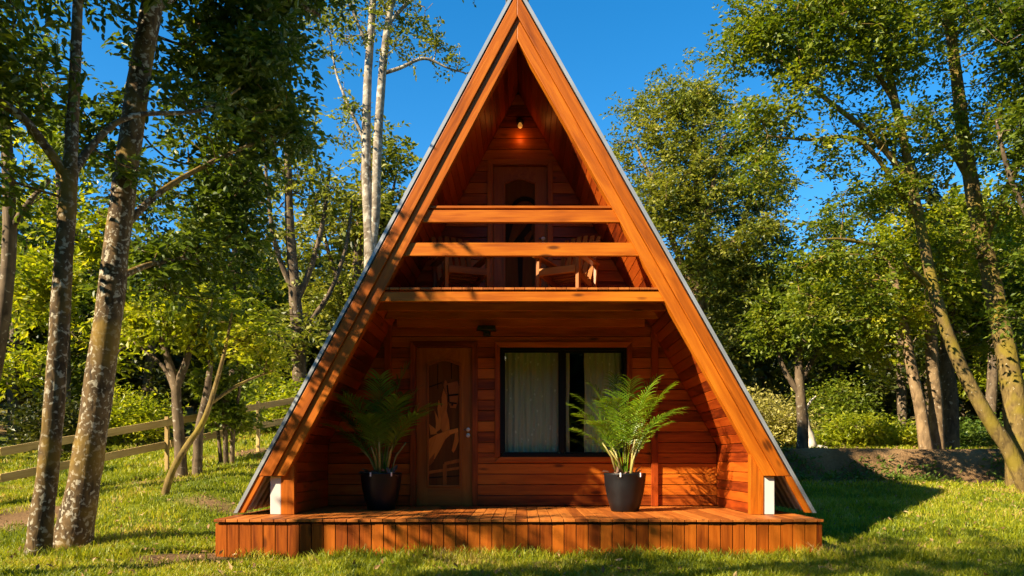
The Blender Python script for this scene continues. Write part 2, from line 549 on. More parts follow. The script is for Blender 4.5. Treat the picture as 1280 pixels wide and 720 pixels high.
def soil_mask(x, y):
    x = np.asarray(x, float); y = np.asarray(y, float)
    nz = 0.6 * vnoise(x, y, 0.8, 21) + 0.4 * vnoise(x, y, 0.25, 22)

    def blob(cx, cy, rx, ry):
        return np.clip(1.25 - np.hypot((x - cx) / rx, (y - cy) / ry), 0, 1)
    s = blob(-7.0, 10.2, 1.7, 1.0) + blob(-3.6, 7.9, 0.65, 0.75) * 1.3 + blob(-4.3, 11.0, 1.2, 0.5) * .7 + blob(-5.1, 8.3, .9, .6) * .8
    s = s + blob(-3.1, 7.75, 0.6, 0.22) * 1.0 + blob(3.5, 8.4, 0.35, 0.8) * 0.9 + blob(-6.0, 12.6, 1.6, .35) * .7 + blob(-5.3, 15.3, 1.5, .7) * .8
    bankm = sstep(-0.35, 0.05, y - BANK_Y) * (1 - sstep(1.6, 2.2, y - BANK_Y)) * sstep(2.9, 3.6, x)
    s = s * .95 + bankm * 1.25 + (nz - 0.5) * 0.9 * np.clip(s + bankm, 0, 1) + 0.35 * np.clip(nz - .66, 0, 1)
    s = np.maximum(s, sstep(24, 30, y) * .5 * nz * 2)
    return np.clip(s, 0, 1)


def axis(segs):
    out = []
    for a, b_, st in segs:
        out.append(np.arange(a, b_, st))
    return np.concatenate(out + [np.array([segs[-1][1]])])


gx = axis([(-400, -60, 20), (-60, -16, 2), (-16, -10, .35), (-10, 12, .11), (12, 18, .35), (18, 60, 2), (60, 400, 20)])
gy = axis([(-300, -20, 20), (-20, 5, .8), (5, 17.5, .10), (17.5, 26, .3), (26, 60, 1.5), (60, 140, 6), (140, 600, 30)])
GX, GY = np.meshgrid(gx, gy)
GZ = terrain(GX, GY)
nx_, ny_ = len(gx), len(gy)
idx = np.arange(nx_ * ny_).reshape(ny_, nx_)
fc = np.stack([idx[:-1, :-1], idx[:-1, 1:], idx[1:, 1:], idx[1:, :-1]], -1).reshape(-1, 4)
gm_ = fast_mesh('ground', np.stack([GX, GY, GZ], -1).reshape(-1, 3), fc, True, {'soil': soil_mask(GX, GY).ravel()})
m, n, l, b = new_mat('lawn_and_earth')
tc = n.new('ShaderNodeTexCoord')
a_s = n.new('ShaderNodeAttribute'); a_s.attribute_name = 'soil'
n1 = n.new('ShaderNodeTexNoise'); n1.inputs['Scale'].default_value = 1.2; n1.inputs['Detail'].default_value = 8
n2 = n.new('ShaderNodeTexNoise'); n2.inputs['Scale'].default_value = 22; n2.inputs['Detail'].default_value = 6
n2.inputs['Roughness'].default_value = 0.7
for q in (n1, n2): l.new(tc.outputs['Object'], q.inputs['Vector'])
rg = ramp(n, [(0.3, (0.05, 0.075, 0.005)), (0.55, (0.13, 0.15, 0.008)), (0.75, (0.24, 0.22, 0.02))])
sm_ = math_node(n, l, 'ADD', math_node(n, l, 'MULTIPLY', n1.outputs['Fac'], .6), math_node(n, l, 'MULTIPLY', n2.outputs['Fac'], .4))
l.new(sm_, rg.inputs[0])
rs = ramp(n, [(0.3, (0.06, 0.034, 0.015)), (0.5, (0.19, 0.11, 0.048)), (0.72, (0.34, 0.215, 0.10))])
l.new(sm_, rs.inputs[0])
sf = n.new('ShaderNodeMapRange'); sf.inputs['From Min'].default_value = .3; sf.inputs['From Max'].default_value = .75
l.new(math_node(n, l, 'ADD', a_s.outputs['Fac'], math_node(n, l, 'MULTIPLY', math_node(n, l, 'SUBTRACT', n2.outputs['Fac'], .5), .5)), sf.inputs['Value'])
l.new(mixc(n, l, sf.outputs[0], rg.outputs[0], rs.outputs[0]), b.inputs['Base Color'])
b.inputs['Roughness'].default_value = 0.95
b.inputs['Specular IOR Level'].default_value = 0.1
bp = n.new('ShaderNodeBump'); bp.inputs['Strength'].default_value = 0.9; bp.inputs['Distance'].default_value = 0.05
l.new(n2.outputs['Fac'], bp.inputs['Height']); l.new(bp.outputs[0], b.inputs['Normal'])
M['ground'] = m
tag(link('ground', gm_, M['ground']), kind='structure')


# ------------------------------------------------------------------ leaves, tubes, trees (numpy)
def unit(v):
    return v / np.maximum(np.linalg.norm(v, axis=-1, keepdims=True), 1e-9)


def leaves(centers, size, rng, droop=0.25, wide=0.45, fine=False, outward=None, dirs=None):
    """one folded leaf per centre; returns verts, faces (quads when fine, else two triangles)"""
    N = len(centers)
    d = rng.normal(size=(N, 3))
    d[:, 2] = d[:, 2] * 0.6 - droop
    if outward is not None: d += outward * 1.1
    if dirs is not None: d = dirs + rng.normal(size=(N, 3)) * .22 - np.array([0, 0, droop])
    d = unit(d)
    up = rng.normal(size=(N, 3)) * 0.55 + np.array([0, 0, 1.0])
    s = unit(np.cross(d, up))
    nrm = np.cross(s, d)
    Ls = (size * rng.uniform(0.65, 1.3, N))[:, None]
    W = Ls * wide * 0.5
    fold = W * rng.uniform(0.15, 0.6, N)[:, None]
    c = centers
    if fine:
        bend = nrm * (-0.12 * Ls)
        P = np.stack([c, c + d * Ls * .32 + s * W + nrm * fold, c + d * Ls * .72 + s * W * .75 + nrm * fold + bend * .5,
                      c + d * Ls + bend, c + d * Ls * .72 - s * W * .75 + nrm * fold + bend * .5, c + d * Ls * .32 - s * W + nrm * fold], 1)
        f = np.array([[0, 3, 2, 1], [0, 5, 4, 3]])
        k = 6
    else:
        P = np.stack([c, c + d * Ls * .45 + s * W + nrm * fold, c + d * Ls, c + d * Ls * .45 - s * W + nrm * fold], 1)
        f = np.array([[0, 2, 1], [0, 3, 2]])
        k = 4
    fs = (np.arange(N)[:, None, None] * k + f[None]).reshape(-1, f.shape[1])
    return P.reshape(-1, 3), fs


def tubes(segs, n=6):
    """segs: list of (p0,p1,r0,r1) -> verts, quads"""
    p0 = np.array([s[0] for s in segs]); p1 = np.array([s[1] for s in segs])
    r0 = np.array([s[2] for s in segs]); r1 = np.array([s[3] for s in segs])
    d = unit(p1 - p0)
    a = np.where(np.abs(d[:, 2:3]) < 0.9, np.array([[0, 0, 1.0]]), np.array([[1.0, 0, 0]]))
    s = unit(np.cross(d, a)); t = np.cross(s, d)
    th = np.arange(n) * 2 * np.pi / n
    ring = s[:, None] * np.cos(th)[None, :, None] + t[:, None] * np.sin(th)[None, :, None]
    A = p0[:, None] + ring * r0[:, None, None]
    B = p1[:, None] + ring * r1[:, None, None]
    V = np.concatenate([A, B], 1).reshape(-1, 3)
    k = np.arange(n); k2 = (k + 1) % n
    f = np.stack([k, k2, k2 + n, k + n], 1)
    Fq = (np.arange(len(segs))[:, None, None] * 2 * n + f[None]).reshape(-1, 4)
    return V, Fq


def smooth_tube(path, rad, n=10, wob=0.06, rng=None, sub=5):
    """tapered trunk through the path points, Catmull-Rom, with an uneven skin"""
    P = np.array(path, float); r = np.array(rad, float)
    Q, q = [], []
    for i in range(len(P) - 1):
        a, b_, c, d = P[max(i - 1, 0)], P[i], P[i + 1], P[min(i + 2, len(P) - 1)]
        for k in range(sub):
            t = k / sub
            Q.append(0.5 * ((2 * b_) + (-a + c) * t + (2 * a - 5 * b_ + 4 * c - d) * t * t + (-a + 3 * b_ - 3 * c + d) * t ** 3))
            q.append(r[i] * (1 - t) + r[i + 1] * t)
    Q.append(P[-1]); q.append(r[-1])
    Q = np.array(Q); q = np.array(q)
    d = unit(np.gradient(Q, axis=0))
    ref = np.array([0.0, 1.0, 0.0])
    s = unit(np.cross(d, ref)); t = np.cross(s, d)
    th = np.arange(n) * 2 * np.pi / n
    w = 1 + wob * (rng.normal(size=(len(Q), n)) * .5 + np.sin(th * 3 + rng.uniform(0, 6))[None] * .8)
    V = Q[:, None] + (s[:, None] * np.cos(th)[None, :, None] + t[:, None] * np.sin(th)[None, :, None]) * (q[:, None] * w)[..., None]
    k = np.arange(n); k2 = (k + 1) % n
    f = np.stack([k, k2, k2 + n, k + n], 1)
    Fq = (np.arange(len(Q) - 1)[:, None, None] * n + f[None]).reshape(-1, 4)
    return V.reshape(-1, 3), Fq, Q, q


def grow(nodes, nrad, tips, rng, steps=4, sag=0.12, r_tip=0.006):
    """join every tip to the nearest part of the skeleton by a curved twig; returns segments"""
    nodes = np.array(nodes, float)
    cap = len(nodes) + len(tips) * steps + 4
    buf = np.zeros((cap, 3)); buf[:len(nodes)] = nodes
    par = np.full(cap, -1); n0 = len(nodes); cnt = n0
    d0 = np.min(np.linalg.norm(tips[:, None] - nodes[None], axis=2), axis=1) if len(tips) * n0 < 4e6 else rng.random(len(tips))
    for i in np.argsort(d0):
        tp = tips[i]
        df = buf[:cnt] - tp
        dist = np.linalg.norm(df, axis=1) + 0.55 * np.maximum(df[:, 2], 0)      # prefer joints below the tip
        j = int(np.argmin(dist))
        a = buf[j]
        L = np.linalg.norm(tp - a)
        prev = j
        mid = (a + tp) / 2 + rng.normal(size=3) * 0.09 * L + np.array([0, 0, -sag * L])
        ns = max(1, min(steps, int(L / 0.18)))
        for k in range(1, ns + 1):
            t = k / ns
            p = (1 - t) ** 2 * a + 2 * t * (1 - t) * mid + t * t * tp
            buf[cnt] = p; par[cnt] = prev; prev = cnt; cnt += 1
    load = np.zeros(cnt); hasc = np.zeros(cnt, bool)
    for i in range(cnt - 1, n0 - 1, -1):
        if not hasc[i]: load[i] += 1
        load[par[i]] += load[i]; hasc[par[i]] = True
    rr = r_tip * np.power(np.maximum(load, 1), 0.42)
    segs = []
    for i in range(n0, cnt):
        j = par[i]
        rj = rr[j] if j >= n0 else min(nrad[j] * .75, rr[i] * 1.3)
        segs.append((buf[j], buf[i], max(rj, rr[i]) if j >= n0 else rj, rr[i]))
    return segs


def ell_points(ells, n, rng, shell=0.5):
    """points spread through ellipsoids given as (centre, (rx,ry,rz)), fuller to the outside, in clumps"""
    vol = np.array([e[1][0] * e[1][1] * e[1][2] for e in ells]) ** 0.75
    ks = rng.choice(len(ells), n, p=vol / vol.sum())
    u = unit(rng.normal(size=(n, 3)))
    r = rng.random(n) ** shell
    C = np.array([e[0] for e in ells], float)[ks]; S = np.array([e[1] for e in ells], float)[ks]
    return C + u * r[:, None] * S, u


def tree(name, label, cat, trunks, ells, n_tips, per_tip, leaf, lmat, bmat, spread=0.28, group=None, fine=False,
         wide=0.58, droop=0.15, seed=1, r_tip=0.006, holes=0.25, wob=0.06, shell=0.5, sag=0.1):
    """trunks: list of (points, radii); the first starts at the ground. ells: crown lobes."""
    rng = np.random.default_rng(seed)
    base = np.array(trunks[0][0][0], float)
    root = empty(name, base)
    tag(root, label, cat, group)
    TV, TF, nodes, nr, off = [], [], [], [], 0
    for pts, rad in trunks:
        V, Fq, Q, q = smooth_tube(pts, rad, 10, wob, rng)
        TV.append(V); TF.append(Fq + off); off += len(V)
        up = Q[:, 2] > base[2] + 0.25 * (max(p[2] for t in trunks for p in t[0]) - base[2])
        nodes.append(Q[up]); nr.append(q[up])
    nodes = np.concatenate(nodes); nr = np.concatenate(nr)
    tips, u = ell_points(ells, n_tips, rng, shell)
    # clumpy gaps
    g = np.sin(tips[:, 0] * 2.1 + seed) * np.sin(tips[:, 1] * 1.7 + 2 * seed) + np.sin(tips[:, 2] * 2.6 + seed * 3) * .8
    keep = g > np.quantile(g, holes)
    tips = tips[keep]
    segs = grow(nodes, nr, tips, rng, r_tip=r_tip, sag=sag)
    V, Fq = tubes(segs, 5)
    TV.append(V); TF.append(Fq + off)
    TV = np.concatenate(TV) - base; TF = np.concatenate(TF)
    link('trunk', fast_mesh('trunk', TV, TF, True), bmat, root)
    c, dv = sprays(tips, per_tip, spread, leaf, rng)
    V, Fq = leaves(c - base, leaf, rng, droop, wide, fine, None, dv)
    link('crown', fast_mesh('crown', V, Fq, False), lmat, root)
    return root


def sprays(tips, per_tip, spread, leaf, rng, k=9):
    """leafy twigs round each tip: leaf positions and directions, alternating left and right along every twig"""
    n_s = rng.poisson(per_tip / k, len(tips))
    c0 = np.repeat(tips, n_s, 0)
    S = len(c0)
    d = rng.normal(size=(S, 3)); d[:, 2] = d[:, 2] * .55 + .08
    d = unit(d)
    c0 = c0 + rng.normal(size=(S, 3)) * spread * .45 * np.array([1, 1, .7])
    Lt = np.maximum(spread * rng.uniform(.9, 2.1, S), leaf * 1.5)
    side = unit(np.cross(d, np.array([0, 0, 1.0]) + rng.normal(size=(S, 3)) * .35))
    t = (np.arange(k) + .6) / k
    pos = c0[:, None] + d[:, None] * (Lt[:, None] * t)[..., None]
    pos[..., 2] -= .22 * Lt[:, None] * t ** 2
    sg = np.where(np.arange(k) % 2 == 0, 1.0, -1.0)
    sg[-1] = 0
    dv = d[:, None] * .65 + side[:, None] * (sg * .85)[None, :, None]
    keep = rng.random((S, k)) < .92
    return pos[keep], dv[keep]


def P(px, py, Y):
    return at(px, py, Y)


def G(px, Y, dz=-0.08):
    """point on the terrain below picture column px at distance Y"""
    x = (px - VX) / F * Y
    return np.array([x, Y, float(terrain(x, Y)) + dz])


def E(px, py, Y, r, ry=None, rz=None):
    return (P(px, py, Y), (r, ry or r, rz or r * .85))


# ------------------------------------------------------------------ the cabin
DZ = 0.40                    # deck top
AX, ZA, Z0 = -0.06, 6.36, 0.41
HW = {-1: 3.18, 1: 3.36}
YF, YW, YB = 8.60, 10.20, 15.40
KX, KZ = 2.61, 1.22          # knee wall plane and its top


def X(s, z, off=0.0):
    return AX + s * (HW[s] * (1 - (z - Z0) / (ZA - Z0)) - off)


def zap(s, off):
    return ZA - off * (ZA - Z0) / HW[s]


def sdir(s):
    return (-s * HW[s], 0, ZA - Z0)


cabin = empty('a_frame_cabin', (0, YF, 0))
tag(cabin, 'tall A-frame cabin of varnished orange timber with a balcony and front deck', 'cabin')
_C = (0, -YF, 0)


def cb(mb, name, mat, parent=None, bevel=0.0):
    """build a cabin part; all coordinates are world ones, so shift to the cabin's base"""
    if parent is None or parent is cabin:
        mb.v = [(x, y - YF, z) for x, y, z in mb.v]
        return mb.build(name, mat, cabin, bevel)
    mb.v = [(x, y - YF, z) for x, y, z in mb.v]
    return mb.build(name, mat, parent, bevel)


# deck
d = MB()
pitch = 0.1265
x = -3.23
while x < 3.14:
    x1 = min(x + pitch - 0.007, 3.155)
    back = YW if abs(x) < 2.7 and abs(x1) < 2.7 else 15.3
    d.box(x, x1, 7.955 + random.uniform(-.004, .004), back, DZ - 0.03 + random.uniform(-.001, .001), DZ + random.uniform(-.002, .0015), (0, 1, 0))
    x += pitch
deck = cb(d, 'deck', M['deck'], bevel=0.003)
s_ = MB()
x = -3.225
while x < 3.13:
    x1 = min(x + pitch - 0.008, 3.15)
    s_.box(x, x1, 7.985 + random.uniform(-.003, .003), 8.01, -0.12, DZ - 0.048 + random.uniform(-.003, .003), (0, 0, 1))
    x += pitch
for sx in (-3.22, 3.125):
    y = 8.03
    while y < 9.2:
        s_.box(sx, sx + 0.022, y, y + pitch - .008, -0.12, DZ - 0.04, (0, 0, 1))
        y += pitch
cb(s_, 'skirt_boards', M['skirt'], deck, bevel=0.003)
s_ = MB()
s_.box(-3.15, 3.08, 8.03, 9.25, -0.1, DZ - 0.04)
s_.box(-2.95, 2.95, 9.26, YB, -0.1, DZ - 0.05)
cb(s_, 'foundation', M['foundation'])

# openings in the front wall (x0,x1,z0,z1)
DOOR_LO = (-1.43, -0.675, DZ, 2.535)
DOOR_UP = (-0.395, 0.335, 2.97, 4.975)
WIN = (-0.30, 1.40, 1.06, 2.53)


def board_wall(mb, zlo, zhi, pitch, openings, xl, xr, y0, y1, tones=None):
    z = zlo
    row = 0
    while z < zhi - 0.01:
        z1 = min(z + pitch, zhi)
        cuts = sorted({z, z1} | {c for o in openings for c in (o[2], o[3]) if z < c < z1})
        tn = random.random()
        # butt joints along the row
        for a, b_ in zip(cuts[:-1], cuts[1:]):
            mid = (a + b_) / 2
            ivs = [(xl, xr)]
            for o in sorted(openings):
                if o[2] <= mid <= o[3]:
                    p, q = ivs.pop()
                    ivs += [(p, lambda zz, o=o: o[0]), (lambda zz, o=o: o[1], q)]
            g_ = 0.004
            lo = a + (g_ if a == z else 0); hi = b_ - (g_ if b_ == z1 else 0)
            if hi - lo < .004: continue
            for (p, q) in ivs:
                if q(hi) - p(hi) < 0.01 and q(lo) - p(lo) < 0.01: continue
                mb.prism([(p(lo), lo), (q(lo), lo), (q(hi), hi), (p(hi), hi)],
                         y0 + random.uniform(-.002, .002), y1, (1, 0, 0), min(1, max(0, tn + random.uniform(-.18, .18))))
        z = z1
        row += 1


def inner(s):
    return lambda z: s * KX if z <= KZ else soff(s, z)


ZS = 5.96                    # inside ridge


def soff(s, z):
    t = (z - KZ) / (ZS - KZ)
    return s * KX * (1 - t) + AX * t


w = MB()
board_wall(w, DZ + .005, 2.96, 0.142, [DOOR_LO, WIN], lambda z: inner(-1)(z), lambda z: inner(1)(z), YW, YW + .03)
board_wall(w, 2.97, 5.94, 0.148, [DOOR_UP], lambda z: inner(-1)(z), lambda z: inner(1)(z), YW, YW + .03)
wall = cb(w, 'front_wall', M['wall'], bevel=0.005)
bkg = MB()     # sheathing behind the boards, with the same openings
board_wall(bkg, DZ, 5.94, 1.2, [DOOR_LO, WIN, DOOR_UP], lambda z: inner(-1)(z) , lambda z: inner(1)(z), YW + .034, YW + .10)
cb(bkg, 'wall_sheathing', M['dark_room'])
bw = MB()
board_wall(bw, DZ, 6.2, 0.15, [], lambda z: X(-1, z, .1), lambda z: X(1, z, .1), YB - .04, YB)
cb(bw, 'rear_wall', M['wall'])
# corner battens on the front wall
for sx in (-1.80, 1.77):
    bt = MB(); bt.box(sx - .045, sx + .045, YW - .045, YW - .004, DZ + .005, 2.80, (0, 0, 1))
    cb(bt, 'corner_batten', M['lining'], bevel=.004)

# linings under the roof slopes and knee walls
for s in (-1, 1):
    k = MB()
    z = DZ + 0.004
    while z < KZ - 0.01:
        z1 = min(z + .118, KZ)
        k.prism([(s * KX, z + .003), (s * (KX + .02), z + .003), (s * (KX + .02), z1 - .003), (s * KX, z1 - .003)], YF + .10, YW - .004, (0, 1, 0))
        z = z1
    k.prism([(s * (KX + .024), DZ), (s * (KX + .05), DZ), (s * (KX + .05), KZ), (s * (KX + .024), KZ)], YF + .10, YB, (0, 1, 0), 0.1)
    cb(k, 'knee_wall', M['lining'], bevel=.004)
    q = MB()
    L = math.hypot(KX, ZS - KZ)
    nb = int(L / 0.118)
    for i in range(nb):
        t0, t1 = i / nb + .003 / L, (i + 1) / nb - .003 / L
        za, zb = KZ + (ZS - KZ) * t0, KZ + (ZS - KZ) * t1
        q.prism([(soff(s, za), za), (soff(s, za) + s * .022, za + .01), (soff(s, zb) + s * .022, zb + .01), (soff(s, zb), zb)], YF + .10, YW - .004, (0, 1, 0))
    q.prism([(soff(s, KZ) + s * .028, KZ + .012), (soff(s, KZ) + s * .05, KZ + .012), (AX + s * .05, ZS + .02), (AX + s * .028, ZS + .02)], YF + .10, YB - .05, (0, 1, 0), .1)
    cb(q, 'sloped_lining', M['lining'], bevel=.004)

# roof sheets: ribbed metal on both slopes, edge trim, fascia boards
for s in (-1, 1):
    prof = []
    y = 8.545
    while y < YB + .1:
        prof += [(y, 0.0), (y + .10, 0.0), (y + .12, .042), (y + .16, .042), (y + .19, 0.0)]
        y += .19
    zb = 0.43
    nrm = Vector((s * (ZA - Z0), 0, HW[s])).normalized()
    vs, fs = [], []
    for lay in (0.0, -0.006):
        for (yy, hh) in prof:
            for zz in (zb, zap(s, .012)):
                p_ = Vector((X(s, zz, .012), yy - YF, zz)) + nrm * (hh + lay)
                vs.append(tuple(p_))
    n_ = len(prof)
    for lay in (0, 1):
        o_ = lay * n_ * 2
        for i in range(n_ - 1):
            a = o_ + i * 2
            fs.append((a, a + 1, a + 3, a + 2) if (lay == 0) == (s < 0) else (a, a + 2, a + 3, a + 1))
    for i in range(n_ - 1):
        a = i * 2
        fs.append((a, a + 2, a + 2 + n_ * 2, a + n_ * 2))
    me = bpy.data.meshes.new('roof')
    me.from_pydata(vs, [], fs); me.update()
    roof = link('roof', me, M['roof_sheet'], cabin)
    t_ = MB()
    t_.prism([(X(s, .425, -.012), .425), (X(s, .425, .03), .425), (AX, zap(s, .03)), (AX, zap(s, -.012))], 8.532, 8.55, sdir(s))
    cb(t_, 'edge_trim', M['metal'], roof)
    ins = MB()       # insulated deck under the sheets
    ins.prism([(X(s, KZ, .03), KZ), (X(s, KZ, .13), KZ), (AX, zap(s, .13)), (AX, zap(s, .03))], YF + .12, YB - .06, sdir(s), .2)
    cb(ins, 'roof_deck', M['foundation'], roof)
    f_ = MB()
    f_.prism([(X(s, .84, .048), .84), (X(s, .84, .19), .84), (AX, zap(s, .19)), (AX, zap(s, .048))], 8.54, 8.60, sdir(s), .45 if s < 0 else .4)
    cb(f_, 'fascia_board', M['fascia'], bevel=.006)
    f_ = MB()
    f_.prism([(X(s, .84, .193), .84), (X(s, .84, .335), .84), (AX, zap(s, .335)), (AX, zap(s, .193))], 8.568, 8.70, sdir(s), .6 if s < 0 else .75)
    cb(f_, 'rafter', M['fascia'], bevel=.006)
    f_ = MB()
    f_.prism([(X(s, .425, .033), .425), (X(s, .425, .105), .425), (X(s, .836, .105), .836), (X(s, .836, .033), .836)], 8.545, 8.60, sdir(s), .5)
    cb(f_, 'eave_board', M['fascia'], bevel=.005)
    f_ = MB()
    xa, xb = s * 2.585, s * 2.735
    f_.prism([(xa, DZ + .002), (xb, DZ + .002), (xb, 1.0), (xa, 1.3)], 8.61, 8.715, (0, 0, 1), .55)
    cb(f_, 'corner_post', M['fascia'], bevel=.005)
    f_ = MB()
    f_.box(min(s * 2.738, s * 2.86), max(s * 2.738, s * 2.86), 8.62, 8.75, DZ + .002, .835, (0, 0, 1))
    cb(f_, 'white_post', M['white'], bevel=.006)
rc = MB()
rc.prism([(AX - .13, ZA - .17), (AX, ZA + .06), (AX + .13, ZA - .17), (AX + .12, ZA - .175), (AX, ZA + .045), (AX - .12, ZA - .175)], 8.53, YB + .1, (0, 1, 0))
cb(rc, 'ridge_cap', M['metal'])

# balcony
fl = MB()
x = -1.62
while x < 1.60:
    fl.box(x, min(x + .112, 1.58), 8.585, YW - .004, 2.945, 2.97 + random.uniform(-.001, .001), (0, 1, 0))
    x += .118
cb(fl, 'balcony_floor', M['deck'], bevel=.003)


def span(z, y=None):
    return X(-1, z, .40), X(1, z, .40)


def cross_board(z0, z1, y0, y1, ext, name, mat, tone, bev=.006):
    mb = MB()
    a0, b0 = X(-1, z0, .335 - ext), X(1, z0, .335 - ext)
    a1, b1 = X(-1, z1, .335 - ext), X(1, z1, .335 - ext)
    mb.prism([(a0, z0), (b0, z0), (b1, z1), (a1, z1)], y0, y1, (1, 0, 0), tone)
    return cb(mb, name, mat, bevel=bev)


cross_board(2.815, 2.925, 8.60, 8.66, 0.09, 'balcony_beam', M['rail'], .95)
for yy, zz in ((9.10, 2.81), (9.60, 2.81)):
    cross_board(zz, 2.94, yy, yy + .06, 0.12, 'joist', M['fascia'], .5)
jb = MB(); jb.box(soff(-1, 2.9) + .03, soff(1, 2.9) - .03, YW - .05, YW - .003, 2.80, 2.94); cb(jb, 'wall_plate', M['wall'])
for z0, z1 in ((3.33, 3.48), (3.71, 3.85)):
    r_ = cross_board(z0, z1, 8.60, 8.65, 0.06, 'railing', M['rail'], .6 + .2 * random.random())
    if z0 > 3.5:
        a, b_ = X(-1, 3.87, .335 - .03), X(1, 3.87, .335 - .03)
        mb = MB(); mb.box(a, b_, 8.605, 8.72, 3.872, 3.9)
        cb(mb, 'handrail_cap', M['rail'], r_, bevel=.004)
    else:
        pass


# doors
def frame(mb, o, wdt, y0, y1, bottom=False):
    x0, x1, z0, z1 = o
    mb.prism([(x0 - wdt, z0), (x0, z0), (x0, z1), (x0 - wdt, z1 + wdt)], y0, y1, (0, 0, 1))
    mb.prism([(x1, z0), (x1 + wdt, z0), (x1 + wdt, z1 + wdt), (x1, z1)], y0, y1, (0, 0, 1))
    mb.prism([(x0, z1), (x1, z1), (x1 + wdt, z1 + wdt), (x0 - wdt, z1 + wdt)], y0, y1, (1, 0, 0))
    if bottom:
        mb.prism([(x0 - wdt, z0 - wdt), (x1 + wdt, z0 - wdt), (x1, z0), (x0, z0)], y0, y1, (1, 0, 0))


def arch_panel(x0, x1, z0, z1, rise, n=14):
    pts = [(x0, z0), (x1, z0)]
    for i in range(n + 1):
        t = i / n
        xx = x1 + (x0 - x1) * t
        pts.append((xx, z1 + rise * math.sin(math.pi * t) ** 1.5))
    return pts


def ring(mb, outer, inner_, y0, y1, tone=.5):
    n = len(outer)
    for i in range(n):
        j = (i + 1) % n
        u = (outer[j][0] - outer[i][0], 0, outer[j][1] - outer[i][1])
        mb.prism([outer[i], outer[j], inner_[j], inner_[i]], y0, y1, u, tone)


def scale_poly(poly, d):
    cx = sum(p[0] for p in poly) / len(poly); zs = [p[1] for p in poly]; cz = (min(zs) + max(zs)) / 2
    wx = max(p[0] for p in poly) - cx; wz = max(zs) - cz
    return [(cx + (p[0] - cx) * (wx + d) / wx, cz + (p[1] - cz) * (wz + d) / wz) for p in poly]


def tri_prism(mb, poly, y0, y1, u=(0, 0, 1), tone=None):
    """concave outline -> one ngon front and sides"""
    mb.prism(poly, y0, y1, u, tone)


def make_door(o, horse):
    x0, x1, z0, z1 = o
    wd = x1 - x0
    g_ = .004
    mb = MB()
    pan = arch_panel(x0 + wd * .21, x1 - wd * .215, z0 + .27, z1 - .23, .06)
    # stiles and rails round the panel
    yf, yb = YW + .035, YW + .075
    px0, px1 = pan[0][0], pan[1][0]
    mb.box(x0 + g_, px0, yf, yb, z0 + .005, z1 - g_, (0, 0, 1), .45)
    mb.box(px1, x1 - g_, yf, yb, z0 + .005, z1 - g_, (0, 0, 1), .55)
    mb.box(px0, px1, yf, yb, z0 + .005, pan[0][1], (1, 0, 0), .5)
    top = pan[2:]
    for i in range(len(top) - 1):
        mb.prism([top[i], top[i + 1], (top[i + 1][0], z1 - g_), (top[i][0], z1 - g_)], yf, yb, (1, 0, 0), .5)
    door = cb(mb, 'door', M['door'])
    mo = MB()
    ring(mo, scale_poly(pan, .018), scale_poly(pan, -.012), yf - .014, yf + .01, .3)
    cb(mo, 'panel_moulding', M['door'], door, bevel=.004)
    pm = MB()
    pm.prism(pan, yf + .022, yf + .032, (0, 0, 1), .6)
    cp = cb(pm, 'carved_panel', M['carve_dark'], door)
    # map the drawing (x 20..160, y 110..680) on the panel
    def mpt(p):
        return (px0 + (p[0] - 20) / 140 * (px1 - px0), pan[0][1] + (680 - p[1]) / 565 * (pan[2][1] + .05 - pan[0][1]))
    for pieces, mat, nm in horse:
        for k, (poly, dep) in enumerate(pieces):
            h = MB()
            h.prism([mpt(p) for p in poly], yf + .022 - dep, yf + .024, (0.3, 0, 1), .3 + .4 * (k % 3) / 2)
            cb(h, nm, mat, door, bevel=.003)
    lk = MB()
    for dz, rr in ((0.0, .026), (-.078, .028)):
        c = (x1 - .055, yf - .002, z0 + 1.03 + dz)
        lk.lathe([(0.001, .0), (rr, .0), (rr, .010), (rr * .8, .016), (rr * .45, .016), (rr * .42, .030), (0.001, .032)], c, 20, 'y')
    cb(lk, 'lock', M['steel'], door)
    k2 = MB()
    k2.box(x1 - .11, x1 - .09, yf - .035, yf - .003, z0 + 1.02, z0 + 1.035)
    cb(k2, 'handle', M['black_lamp'], door)
    fr = MB()
    frame(fr, (x0, x1, z0 + .006, z1), .075, YW - .028, YW + .02)
    cb(fr, 'door_frame', M['fascia'] if z0 > 2 else M['wall'], bevel=.005)
    jm = MB()
    frame(jm, (x0 + .0, x1 - .0, z0 + .006, z1), .03, YW + .022, YW + .11)
    cb(jm, 'door_jamb', M['door'])
    bk = MB(); bk.box(x0 - .02, x1 + .02, YW + .105, YW + .12, z0, z1 + .02); cb(bk, 'door_backing', M['dark_room'])
    return door


mane = [([(88, 238), (100, 270), (104, 310), (100, 340), (110, 380), (114, 425), (86, 440), (74, 420), (78, 380), (70, 340), (80, 320), (78, 280)], .018),
        ([(66, 290), (80, 330), (84, 380), (76, 420), (62, 430), (66, 380), (60, 330)], .014),
        ([(48, 338), (66, 380), (72, 425), (50, 440), (54, 400)], .012),
        ([(24, 400), (50, 420), (60, 445), (30, 448)], .011)]
body = [([(20, 470), (58, 446), (112, 428), (120, 446), (94, 470), (72, 515), (50, 555), (24, 584), (20, 545)], .016),
        ([(108, 428), (150, 418), (152, 436), (116, 448)], .020),
        ([(138, 430), (152, 430), (154, 476), (140, 512), (130, 530), (122, 520), (134, 470)], .018)]
head = [([(86, 224), (94, 198), (106, 216), (148, 204), (156, 236), (150, 300), (140, 328), (116, 326), (108, 300), (100, 264)], .015)]
bridle = [([(104, 268), (152, 262), (152, 270), (104, 276)], .020), ([(112, 300), (146, 304), (144, 311), (112, 307)], .020),
          ([(100, 226), (106, 222), (114, 300), (108, 302)], .019), ([(120, 310), (128, 308), (130, 316), (122, 318)], .021)]
